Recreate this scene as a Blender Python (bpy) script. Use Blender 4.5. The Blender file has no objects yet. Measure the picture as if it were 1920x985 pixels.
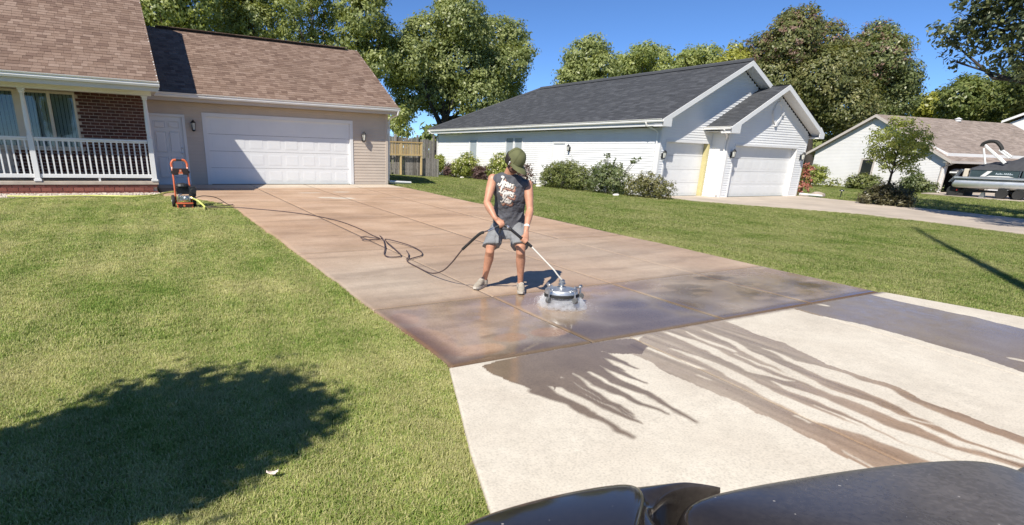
import bpy, bmesh, math, random
import numpy as np
from mathutils import Vector, Matrix, Quaternion
from mathutils.bvhtree import BVHTree

scene = bpy.context.scene
COL = scene.collection
R = math.radians
rng = np.random.default_rng(7)
random.seed(7)

# ------------------------------------------------------------------ camera
cam = bpy.data.cameras.new('camera')
cam_ob = bpy.data.objects.new('camera', cam); COL.objects.link(cam_ob)
YAW, PITCH, ROLL = R(29.1166), R(-18.1794), R(-1.6368)
fwd = Vector((math.sin(YAW)*math.cos(PITCH), math.cos(YAW)*math.cos(PITCH), math.sin(PITCH)))
rt = Vector((math.cos(YAW), -math.sin(YAW), 0)); dn = -(rt.cross(fwd))
r2 = rt*math.cos(ROLL) + dn*math.sin(ROLL); d2 = dn*math.cos(ROLL) - rt*math.sin(ROLL)
m3 = Matrix((r2, -d2, -fwd)).transposed()
cam_ob.matrix_world = Matrix.Translation((0, 0, 1.19)) @ m3.to_4x4()
cam.sensor_width = 36; cam.sensor_fit = 'HORIZONTAL'
cam.lens = 1037.85/1920*36
cam.shift_x = (960-830.88)/1920; cam.shift_y = (629.31-492.5)/1920
cam.clip_start = .05; cam.clip_end = 3000
scene.camera = cam_ob

# ------------------------------------------------------------------ light
LIGHT = Vector((1.74, 1.0, -2.0)).normalized()
SUN_ELEV = math.asin(-LIGHT.z)
SUN_AZ = math.atan2(-LIGHT.x, -LIGHT.y)          # clockwise from +Y
world = bpy.data.worlds.new('World'); scene.world = world; world.use_nodes = True
wn = world.node_tree.nodes; wl = world.node_tree.links
sky = wn.new('ShaderNodeTexSky'); sky.sky_type = 'NISHITA'; sky.sun_disc = False
sky.sun_elevation = SUN_ELEV; sky.sun_rotation = SUN_AZ
sky.altitude = 2500; sky.air_density = .7; sky.dust_density = 0; sky.ozone_density = 8.0
wn['Background'].inputs[1].default_value = .12
hs = wn.new('ShaderNodeHueSaturation'); hs.inputs['Saturation'].default_value = 1.03
wl.new(sky.outputs[0], hs.inputs['Color']); wl.new(hs.outputs[0], wn['Background'].inputs[0])
sun = bpy.data.lights.new('sun', 'SUN'); sun.energy = 5.0; sun.angle = R(.53); sun.color = (1, .94, .83)
sun_ob = bpy.data.objects.new('sun', sun); COL.objects.link(sun_ob)
sun_ob.rotation_euler = LIGHT.to_track_quat('-Z', 'Y').to_euler()
scene.view_settings.view_transform = 'Standard'; scene.view_settings.look = 'None'
scene.view_settings.exposure = .45; scene.view_settings.gamma = 1
scene.render.engine = 'CYCLES'
scene.cycles.max_bounces = 8; scene.cycles.transparent_max_bounces = 16
scene.cycles.use_denoising = True; scene.cycles.volume_bounces = 4

# ------------------------------------------------------------------ helpers
OFF = {}
def tag(o, label=None, cat=None, group=None, kind=None):
    if label: o['label'] = label
    if cat: o['category'] = cat
    if group: o['group'] = group
    if kind: o['kind'] = kind
    return o
def empty(name, loc=(0, 0, 0), rotz=0, parent=None, local=False):
    o = bpy.data.objects.new(name, None); COL.objects.link(o); o.empty_display_size = .2
    if parent is not None:
        o.parent = parent
        o.location = Vector(loc)-OFF[parent]
        OFF[o] = Vector(loc)
    else:
        o.location = loc
        OFF[o] = Vector((0, 0, 0)) if (rotz or local) else Vector(loc)
    o.rotation_euler = (0, 0, rotz)
    return o
def link(name, me, parent=None, loc=None, rot=None, scl=None, material=None):
    o = bpy.data.objects.new(name, me); COL.objects.link(o)
    if parent is not None: o.parent = parent
    if loc is not None: o.location = Vector(loc) - (OFF[parent] if parent is not None else Vector((0, 0, 0)))
    if rot is not None: o.rotation_euler = rot
    if scl is not None: o.scale = scl
    if material is not None: me.materials.append(material)
    OFF[o] = OFF[parent] if parent is not None else Vector((0, 0, 0))
    return o
class MB:
    def __init__(s): s.v = []; s.f = []; s.r = []; s.cur = 0.5
    def add(s, vs, fs):
        b = len(s.v); s.v += [tuple(p) for p in vs]
        s.f += [tuple(i+b for i in f) for f in fs]; s.r += [s.cur]*len(fs)
    def box(s, x0, x1, y0, y1, z0, z1, mt=None):
        vs = [Vector(p) for p in ((x0,y0,z0),(x1,y0,z0),(x1,y1,z0),(x0,y1,z0),(x0,y0,z1),(x1,y0,z1),(x1,y1,z1),(x0,y1,z1))]
        if mt is not None: vs = [mt @ p for p in vs]
        s.add(vs, [(3,2,1,0),(4,5,6,7),(0,1,5,4),(1,2,6,5),(2,3,7,6),(3,0,4,7)])
    def prism(s, pts, d):
        n = len(pts); d = Vector(d); a = [Vector(p) for p in pts]; b = [p+d for p in a]
        s.add(a+b, [tuple(range(n))[::-1], tuple(range(n, 2*n))]+[(i, (i+1) % n, n+(i+1) % n, n+i) for i in range(n)])
    def tube(s, path, rad, n=10, cap=True, up=None, ratio=1.0):
        P = [Vector(p) for p in path]
        if not hasattr(rad, '__len__'): rad = [rad]*len(P)
        rings = []; ref = Vector(up) if up is not None else None
        for i, p in enumerate(P):
            t = (P[min(i+1, len(P)-1)]-P[max(i-1, 0)])
            if t.length < 1e-9: t = Vector((0,0,1))
            t.normalize()
            if ref is None:
                ref = Vector((0, 0, 1)) if abs(t.z) < .9 else Vector((1, 0, 0))
            u = (ref - t*ref.dot(t))
            if u.length < 1e-6: u = t.orthogonal()
            u.normalize(); w = t.cross(u)
            if up is None: ref = u
            rr = rad[i]
            a, b = (rr if hasattr(rr, '__len__') else (rr, rr*ratio))
            rings.append([p+u*(a*math.cos(q))+w*(b*math.sin(q)) for q in [2*math.pi*k/n for k in range(n)]])
        vs = [q for r_ in rings for q in r_]; fs = []
        for i in range(len(P)-1):
            for k in range(n):
                fs.append((i*n+k, i*n+(k+1) % n, (i+1)*n+(k+1) % n, (i+1)*n+k))
        if cap:
            fs.append(tuple(range(n))[::-1]); fs.append(tuple((len(P)-1)*n+k for k in range(n)))
        s.add(vs, fs)
    def lathe(s, prof, c=(0,0,0), n=20, axis=(0,0,1), xdir=None):
        ax = Vector(axis).normalized(); u = ax.orthogonal().normalized() if xdir is None else Vector(xdir); w = ax.cross(u); c = Vector(c)
        vs = []; fs = []
        for (r_, z) in prof:
            vs += [c+ax*z+u*(r_*math.cos(2*math.pi*k/n))+w*(r_*math.sin(2*math.pi*k/n)) for k in range(n)]
        for i in range(len(prof)-1):
            for k in range(n): fs.append((i*n+k, i*n+(k+1) % n, (i+1)*n+(k+1) % n, (i+1)*n+k))
        fs.append(tuple(range(n))[::-1]); fs.append(tuple((len(prof)-1)*n+k for k in range(n)))
        s.add(vs, fs)
    def ball(s, c, rx, ry=None, rz=None, n=10, m=7, rot=None):
        ry = ry or rx; rz = rz or rx; c = Vector(c); vs = []; fs = []
        for i in range(m+1):
            th = math.pi*i/m
            for k in range(n):
                p = Vector((rx*math.sin(th)*math.cos(2*math.pi*k/n), ry*math.sin(th)*math.sin(2*math.pi*k/n), rz*math.cos(th)))
                if rot is not None: p = rot @ p
                vs.append(c+p)
        for i in range(m):
            for k in range(n): fs.append((i*n+k, (i+1)*n+k, (i+1)*n+(k+1) % n, i*n+(k+1) % n))
        s.add(vs, fs)
    def mesh(s, name, mat, off=None, smooth=False, rnd=False):
        me = bpy.data.meshes.new(name)
        v = np.array(s.v, dtype=float)
        if off is not None and len(v): v = v-np.array(off)
        me.from_pydata(v.tolist(), [], s.f)
        if mat is not None: me.materials.append(mat)
        if rnd:
            a = me.attributes.new('rnd', 'FLOAT', 'FACE'); a.data.foreach_set('value', s.r)
        if smooth:
            me.polygons.foreach_set('use_smooth', [True]*len(me.polygons))
            if smooth != 'all':
                try: me.set_sharp_from_angle(angle=R(40))
                except Exception: pass
        me.update()
        return me
    def build(s, name, mat, parent=None, smooth=False, rnd=False, kind=None, label=None):
        off = OFF[parent] if parent is not None else None
        o = link(name, s.mesh(name, mat, off, smooth, rnd), parent)
        if kind: o['kind'] = kind
        if label: o['label'] = label
        return o
def bevel(o, w=.01, seg=2):
    b = o.modifiers.new('bevel', 'BEVEL'); b.width = w; b.segments = seg; b.limit_method = 'ANGLE'; b.angle_limit = R(40)
    return o
def Bx(*a):
    m = MB(); m.box(*a); return m
def nmesh(name, V, F, mat=None, smooth=False):
    """fast mesh from numpy: V (n,3), F (m,k)"""
    me = bpy.data.meshes.new(name); V = np.asarray(V, np.float32); F = np.asarray(F, np.int32); k = F.shape[1]
    me.vertices.add(len(V)); me.vertices.foreach_set('co', V.ravel())
    me.loops.add(F.size); me.loops.foreach_set('vertex_index', F.ravel())
    me.polygons.add(len(F)); me.polygons.foreach_set('loop_start', np.arange(0, F.size, k, dtype=np.int32))
    me.polygons.foreach_set('loop_total', np.full(len(F), k, np.int32))
    if smooth: me.polygons.foreach_set('use_smooth', np.ones(len(F), bool))
    if mat is not None: me.materials.append(mat)
    me.update(calc_edges=True); me.validate()
    return me
def grid_faces(nx, ny, base=0):
    i = np.arange(nx-1)[None, :]+np.arange(ny-1)[:, None]*nx+base
    return np.stack([i, i+1, i+nx+1, i+nx], -1).reshape(-1, 4)

# value noise in numpy (fBm)
_tab = rng.random((256, 256))
def vnoise(x, y):
    xi = np.floor(x).astype(int); yi = np.floor(y).astype(int); fx = x-xi; fy = y-yi
    fx = fx*fx*(3-2*fx); fy = fy*fy*(3-2*fy)
    g = lambda a, b: _tab[a % 256, b % 256]
    return (g(xi,yi)*(1-fx)+g(xi+1,yi)*fx)*(1-fy)+(g(xi,yi+1)*(1-fx)+g(xi+1,yi+1)*fx)*fy
def fbm(x, y, o=4):
    s = 0; a = .5; t = 0
    for k in range(o):
        s = s+a*vnoise(x*2**k+17*k, y*2**k+5*k); t += a; a *= .5
    return s/t
def sstep(a, b, t):
    t = np.clip((t-a)/(b-a), 0, 1); return t*t*(3-2*t)
def inpoly(px, py, poly):
    ins = np.zeros(np.shape(px), bool); n = len(poly)
    for i in range(n):
        x1, y1 = poly[i]; x2, y2 = poly[(i+1) % n]
        if y1 == y2: continue
        c = ((y1 > py) != (y2 > py)) & (px < (x2-x1)*(py-y1)/(y2-y1)+x1)
        ins ^= c
    return ins
def stroke(px, py, pl, k=1.0):
    """signed: >0 inside a polyline of varying half-width"""
    d = np.full(np.shape(px), -9.0)
    for (x1, y1, w1), (x2, y2, w2) in zip(pl[:-1], pl[1:]):
        dx, dy = x2-x1, y2-y1; L = dx*dx+dy*dy+1e-9
        t = np.clip(((px-x1)*dx+(py-y1)*dy)/L, 0, 1)
        d = np.maximum(d, (w1+(w2-w1)*t)*k-np.hypot(px-x1-dx*t, py-y1-dy*t))
    return d

# ------------------------------------------------------------------ materials
def nodes(name):
    m = bpy.data.materials.new(name); m.use_nodes = True
    nt = m.node_tree; return m, nt, nt.nodes, nt.links, nt.nodes['Principled BSDF']
def add_noise(nt, scale, detail=4, pos=True, rough=.55, dist=0):
    n = nt.nodes.new('ShaderNodeTexNoise'); n.inputs['Scale'].default_value = scale
    n.inputs['Detail'].default_value = detail; n.inputs['Roughness'].default_value = rough; n.inputs['Distortion'].default_value = dist
    if pos:
        g = nt.nodes.new('ShaderNodeNewGeometry'); nt.links.new(g.outputs['Position'], n.inputs['Vector'])
    else:
        g = nt.nodes.new('ShaderNodeTexCoord'); nt.links.new(g.outputs['Object'], n.inputs['Vector'])
    return n
def ramp(nt, stops, fac=None, interp='LINEAR'):
    r_ = nt.nodes.new('ShaderNodeValToRGB'); e = r_.color_ramp; e.interpolation = interp
    while len(e.elements) < len(stops): e.elements.new(.5)
    for el, (p, c) in zip(e.elements, stops):
        el.position = p; el.color = (*c, 1) if len(c) == 3 else c
    if fac is not None: nt.links.new(fac, r_.inputs[0])
    return r_
def mixc(nt, mode, fac, a, b):
    n = nt.nodes.new('ShaderNodeMix'); n.data_type = 'RGBA'; n.blend_type = mode
    for i, x in ((0, fac), (6, a), (7, b)):
        if hasattr(x, 'is_linked') or hasattr(x, 'links'): nt.links.new(x, n.inputs[i])
        else: n.inputs[i].default_value = x if i == 0 else ((*x, 1) if len(x) == 3 else x)
    return n.outputs[2]
def mth(nt, op, a, b=0, c=0, clamp=False):
    n = nt.nodes.new('ShaderNodeMath'); n.operation = op; n.use_clamp = clamp
    for i, x in enumerate((a, b, c)):
        if hasattr(x, 'links'): nt.links.new(x, n.inputs[i])
        else: n.inputs[i].default_value = x
    return n.outputs[0]
def bump(nt, bsdf, h, strength=.3, dist=.01):
    b = nt.nodes.new('ShaderNodeBump'); b.inputs['Strength'].default_value = strength; b.inputs['Distance'].default_value = dist
    nt.links.new(h, b.inputs['Height']); nt.links.new(b.outputs[0], bsdf.inputs['Normal']); return b
def mat(name, col, rough=.6, var=.12, scale=3.0, bmp=0, bscale=80, metal=0, spec=.5, dirt=0, pos=True, coat=0):
    m, nt, N, L, p = nodes(name)
    n = add_noise(nt, scale, 5, pos)
    c = ramp(nt, [(.3, tuple(max(0, x*(1-var)) for x in col)), (.7, tuple(min(1, x*(1+var)) for x in col))], n.outputs[0]).outputs[0]
    if dirt:
        d = add_noise(nt, scale*.35+.4, 6, pos); f = ramp(nt, [(.45, (0,0,0)), (.75, (dirt,)*3)], d.outputs[0]).outputs[0]
        c = mixc(nt, 'MIX', f, c, tuple(x*.45 for x in col))
    L.new(c, p.inputs['Base Color'])
    rr = mth(nt, 'MULTIPLY_ADD', n.outputs[0], .2, rough-.1); L.new(rr, p.inputs['Roughness'])
    p.inputs['Metallic'].default_value = metal; p.inputs['Specular IOR Level'].default_value = spec
    if coat: p.inputs['Coat Weight'].default_value = coat; p.inputs['Coat Roughness'].default_value = .05
    if bmp:
        b = add_noise(nt, bscale, 3, pos); bump(nt, p, b.outputs[0], bmp, .005)
    return m
def piece_mat(name, cols, rough=.85, var=.18, scale=40, bmp=.4, use_attr=False, spec=.3, big=0):
    """colour differs from piece to piece (object random, plus the face attribute of joined pieces)"""
    m, nt, N, L, p = nodes(name)
    oi = N.new('ShaderNodeObjectInfo'); v = oi.outputs['Random']
    if use_attr:
        a = N.new('ShaderNodeAttribute'); a.attribute_name = 'rnd'
        v = mth(nt, 'FRACT', mth(nt, 'ADD', v, a.outputs['Fac']))
    k = len(cols)
    c = ramp(nt, [((i+.5)/k if k > 1 else 0, q) for i, q in enumerate(cols)], v).outputs[0]
    n = add_noise(nt, scale, 4)
    c = mixc(nt, 'MULTIPLY', 1.0, c, ramp(nt, [(.25, (1-var,)*3), (.75, (1+var,)*3)], n.outputs[0]).outputs[0])
    if big:
        n2 = add_noise(nt, .6, 4)
        c = mixc(nt, 'MULTIPLY', 1.0, c, ramp(nt, [(.3, (1-big,)*3), (.7, (1+big,)*3)], n2.outputs[0]).outputs[0])
    L.new(c, p.inputs['Base Color']); p.inputs['Roughness'].default_value = rough; p.inputs['Specular IOR Level'].default_value = spec
    if bmp: bump(nt, p, n.outputs[0], bmp, .004)
    return m
def leaf_mat(name, c_dark, c_mid, c_light, trans=.35):
    m = bpy.data.materials.new(name); m.use_nodes = True; nt = m.node_tree; N = nt.nodes; L = nt.links
    N.remove(N['Principled BSDF']); out = N['Material Output']
    a = N.new('ShaderNodeAttribute'); a.attribute_name = 'rnd'
    n = add_noise(nt, .9, 3)
    f = mth(nt, 'MULTIPLY_ADD', n.outputs[0], .5, mth(nt, 'MULTIPLY', a.outputs['Fac'], .7), )
    f = mth(nt, 'SUBTRACT', f, .1)
    c = ramp(nt, [(.1, tuple(x*1.32 for x in c_dark)), (.45, tuple(x*1.34 for x in c_mid)), (.8, tuple(x*1.25 for x in c_light))], f).outputs[0]
    d = N.new('ShaderNodeBsdfPrincipled'); d.inputs['Roughness'].default_value = .42; d.inputs['Specular IOR Level'].default_value = .5
    t = N.new('ShaderNodeBsdfTranslucent'); L.new(c, d.inputs['Base Color'])
    c2 = mixc(nt, 'MULTIPLY', 1.0, c, (1.25, 1.2, .55)); L.new(c2, t.inputs['Color'])
    mx = N.new('ShaderNodeMixShader'); mx.inputs[0].default_value = trans
    L.new(d.outputs[0], mx.inputs[1]); L.new(t.outputs[0], mx.inputs[2]); L.new(mx.outputs[0], out.inputs['Surface'])
    return m
M = {}
M['white'] = mat('white_vinyl', (.76, .765, .77), .5, .04, .9, dirt=.12)
M['white_trim'] = mat('white_trim', (.7, .7, .7), .4, .03, 1.5)
M['white_door'] = mat('white_door', (.72, .725, .73), .4, .03, 1.5)
M['gutter'] = mat('gutter_white', (.76, .75, .73), .35, .05, 2)
M['soffit'] = mat('soffit', (.62, .59, .53), .6, .05, 2)
M['tan_siding'] = mat('tan_siding', (.52, .44, .365), .55, .05, 2)
M['tan_trim'] = mat('tan_trim', (.54, .46, .385), .55, .05, 2)
M['beige_frame'] = mat('beige_frame', (.6, .54, .45), .5, .05, 2)
M['black'] = mat('black_metal', (.02, .02, .022), .4, .2, 6)
M['black_plastic'] = mat('black_plastic', (.025, .025, .027), .5, .2, 8)
M['rubber'] = mat('black_rubber', (.02, .02, .02), .75, .2, 10, .3)
M['orange'] = mat('orange_paint', (.62, .14, .055), .35, .08, 6)
M['steel'] = mat('brushed_steel', (.62, .64, .66), .28, .1, 20, metal=1)
M['alu'] = mat('cast_aluminium', (.55, .56, .57), .38, .15, 20, metal=1)
M['brass'] = mat('brass', (.6, .45, .2), .35, .1, 10, metal=1)
M['rim_grey'] = mat('rim_grey', (.5, .5, .5), .4, .1, 10)
M['yellow_hose'] = mat('yellow_hose', (.62, .64, .16), .5, .08, 6)
M['hose_dark'] = mat('dark_hose', (.075, .05, .05), .5, .15, 10)
M['mortar'] = mat('mortar', (.56, .47, .4), .9, .15, 20, .4)
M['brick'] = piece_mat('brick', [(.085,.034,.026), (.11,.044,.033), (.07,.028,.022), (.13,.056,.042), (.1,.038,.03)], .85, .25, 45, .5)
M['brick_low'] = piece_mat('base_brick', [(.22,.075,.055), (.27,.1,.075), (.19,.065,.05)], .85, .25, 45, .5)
M['shingle'] = piece_mat('shingle_brown', [(.19,.127,.096), (.25,.175,.136), (.165,.108,.083), (.275,.198,.157), (.222,.153,.117), (.147,.096,.074), (.237,.165,.128)], .9, .22, 60, .5, True, .2, .06)
M['shingle_ch'] = piece_mat('shingle_charcoal', [(.055,.058,.066), (.067,.071,.08), (.048,.051,.058), (.08,.084,.094)], .85, .2, 30, .4, True, .3, .05)
M['shingle_far'] = piece_mat('shingle_grey_brown', [(.26,.21,.18), (.31,.255,.22), (.22,.18,.155), (.34,.28,.245)], .9, .2, 20, .4, True, .2, .08)
M['fence'] = piece_mat('weathered_wood', [(.2,.185,.17), (.27,.25,.23), (.16,.145,.13), (.31,.29,.27)], .9, .3, 18, .5)
M['new_wood'] = piece_mat('fresh_wood', [(.55,.4,.19), (.6,.45,.23), (.5,.35,.16)], .8, .15, 18, .4)
M['bark'] = mat('bark', (.12, .095, .075), .95, .4, 9, .8, 30)
M['bark_dark'] = mat('bark_dark', (.045, .038, .033), .95, .4, 9, .8, 30)
M['glass_dark'] = mat('window_glass', (.02, .024, .027), .06, .1, 3, spec=.7)
M['glass_pale'] = mat('window_glass_pale', (.33, .37, .4), .12, .1, 2, spec=.7)
M['interior'] = mat('dark_interior', (.03, .028, .026), .9, .1, 2)
M['blind'] = mat('blind_fabric', (.62, .65, .63), .8, .08, 2)
M['stone'] = piece_mat('pale_gravel', [(.5,.43,.35), (.6,.54,.46), (.42,.34,.28), (.66,.6,.53)], .9, .2, 60, .3, True)
def real_glass():
    m, nt, N, L, p = nodes('pane_glass')
    g = N.new('ShaderNodeBsdfGlossy'); g.inputs['Roughness'].default_value = .03
    t = N.new('ShaderNodeBsdfTransparent'); t.inputs['Color'].default_value = (.8, .85, .85, 1)
    fr = N.new('ShaderNodeFresnel'); fr.inputs['IOR'].default_value = 1.6
    mx = N.new('ShaderNodeMixShader'); L.new(fr.outputs[0], mx.inputs[0]); L.new(t.outputs[0], mx.inputs[1]); L.new(g.outputs[0], mx.inputs[2])
    L.new(mx.outputs[0], N['Material Output'].inputs['Surface']); return m
M['pane'] = real_glass()
# ---- traced stain outlines and tree crowns, in metres
FAN=[(2.305,3.503),(2.583,3.548),(2.921,3.589),(3.287,3.587),(3.679,3.586),(4.044,3.531),(3.997,3.309),(3.774,3.181),(3.707,3.231),(3.61,3.251),(3.529,3.307),(3.483,3.401),(3.309,3.175),(3.324,3.282),(3.21,3.094),(3.211,3.147),(3.134,3.079),(2.989,3.044),(2.995,3.176),(2.838,3.04),(2.856,3.153),(2.768,3.078),(2.573,2.895),(2.62,3.058),(2.48,2.897),(2.538,3.045),(2.428,2.869),(2.426,2.943),(2.394,3.06),(2.354,3.261)]
WET_ST=[[(2.485,3.02,0.069),(2.493,2.876,0.055),(2.51,2.75,0.05),(2.537,2.544,0.042),(2.552,2.402,0.026),(2.552,2.226,0.02),(2.568,2.121,0.011)],[(2.435,2.917,0.052),(2.475,2.78,0.034),(2.513,2.649,0.026),(2.533,2.572,0.024),(2.563,2.492,0.031)],[(2.648,3.029,0.101),(2.702,2.923,0.053),(2.699,2.723,0.032),(2.722,2.486,0.027),(2.747,2.331,0.027),(2.764,2.24,0.01)],[(2.741,2.988,0.056),(2.748,2.903,0.04),(2.766,2.693,0.028),(2.778,2.543,0.02),(2.785,2.331,0.011)],[(2.824,3.106,0.064),(2.834,2.963,0.04),(2.832,2.817,0.028),(2.821,2.668,0.024),(2.8,2.533,0.022),(2.809,2.364,0.01)],[(2.979,3.128,0.062),(2.962,2.958,0.05),(2.954,2.86,0.048),(2.973,2.692,0.038),(2.992,2.503,0.023),(3.029,2.264,0.011)],[(3.152,3.165,0.082),(3.141,2.984,0.06),(3.119,2.82,0.051),(3.157,2.548,0.032),(3.126,2.33,0.019),(3.115,2.096,0.012)],[(3.301,3.238,0.062),(3.279,3.09,0.043),(3.29,2.955,0.034),(3.33,2.683,0.011)],[(3.348,3.238,0.047),(3.331,3.106,0.031),(3.341,2.969,0.011)],[(3.433,3.327,0.069),(3.466,3.167,0.032),(3.485,2.951,0.012)]]
SHEET=[(3.795,3.379),(3.688,3.227),(3.704,3.01),(3.646,2.746),(3.645,2.548),(3.644,2.365),(3.655,2.169),(3.647,1.946),(3.617,1.784),(3.625,1.603),(3.585,1.458),(3.573,1.337),(3.468,-0.004),(3.638,-0.085),(4.216,-0.359),(4.408,-0.302),(4.977,1.003),(5.025,1.368),(5.042,1.599),(5.134,1.738),(5.151,1.88),(5.126,2.095),(5.126,2.342),(5.297,2.712),(5.35,3.137),(5.443,3.577),(4.686,3.622),(4.17,3.529)]
DRY_ST=[[(3.963,3.29,0.019),(3.982,3.074,0.031),(3.992,2.885,0.03),(3.997,2.686,0.012)],[(3.854,2.655,0.011),(3.853,2.521,0.011)],[(3.856,1.841,0.012),(3.851,1.755,0.012)],[(3.646,1.443,0.009),(3.619,1.315,0.011),(3.371,0.141,0.011)],[(4.168,3.174,0.01),(4.18,2.908,0.046),(4.129,2.534,0.071),(4.019,2.118,0.078),(3.992,1.805,0.093),(4.033,1.562,0.077),(4.069,1.34,0.065),(4.088,1.132,0.055),(4.197,-0.063,0.055)],[(4.505,3.57,0.016),(4.505,3.229,0.062),(4.444,2.794,0.06),(4.378,2.519,0.056),(4.43,2.288,0.029),(4.468,2.227,0.01)],[(4.715,3.456,0.012),(4.644,3.109,0.034),(4.653,2.87,0.021)],[(4.928,3.416,0.013),(4.863,3.048,0.048),(4.78,2.844,0.046),(4.673,2.488,0.051),(4.558,2.165,0.05),(4.529,1.948,0.05),(4.571,1.755,0.037),(4.553,1.549,0.02),(4.61,1.39,0.01),(5.015,0.26,0.01)],[(4.994,2.823,0.009),(4.912,2.486,0.038),(4.935,2.324,0.09),(4.908,2.145,0.124),(4.923,1.849,0.117),(4.829,1.669,0.096),(4.757,1.388,0.12),(4.706,1.144,0.139),(4.712,0.943,0.114),(4.748,-0.256,0.114)],[(4.295,2.29,0.008),(4.283,2.119,0.044),(4.308,1.949,0.061),(4.273,1.746,0.059),(4.233,1.532,0.065),(4.228,1.294,0.084),(4.271,1.097,0.091),(4.527,-0.075,0.091)],[(4.611,2.82,0.01),(4.536,2.548,0.026),(4.555,2.278,0.023),(4.556,2.038,0.037),(4.526,1.666,0.041),(4.504,1.406,0.031),(4.451,1.162,0.038),(4.529,0.936,0.031),(4.92,-0.198,0.031)],[(4.145,1.875,0.007),(4.131,1.61,0.019),(4.1,1.353,0.025),(4.133,1.149,0.025),(4.325,-0.036,0.025)]]
BAND=[(6.706,3.584),(7.235,3.665),(7.814,3.701),(8.513,3.774),(8.451,3.351),(8.453,2.8),(8.501,2.423),(8.423,2.011),(8.404,1.87),(6.606,1.372),(6.625,1.485),(6.744,1.831),(6.759,2.153),(6.817,2.528),(6.822,2.821),(6.738,3.028),(6.697,3.294)]
BANDDRY=[[(7.204,3.647,0.035),(7.262,3.459,0.035)],[(6.986,1.688,0.032),(7.025,1.571,0.039)],[(6.726,3.001,0.026),(6.719,2.713,0.037),(6.692,2.296,0.015)]]
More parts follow.
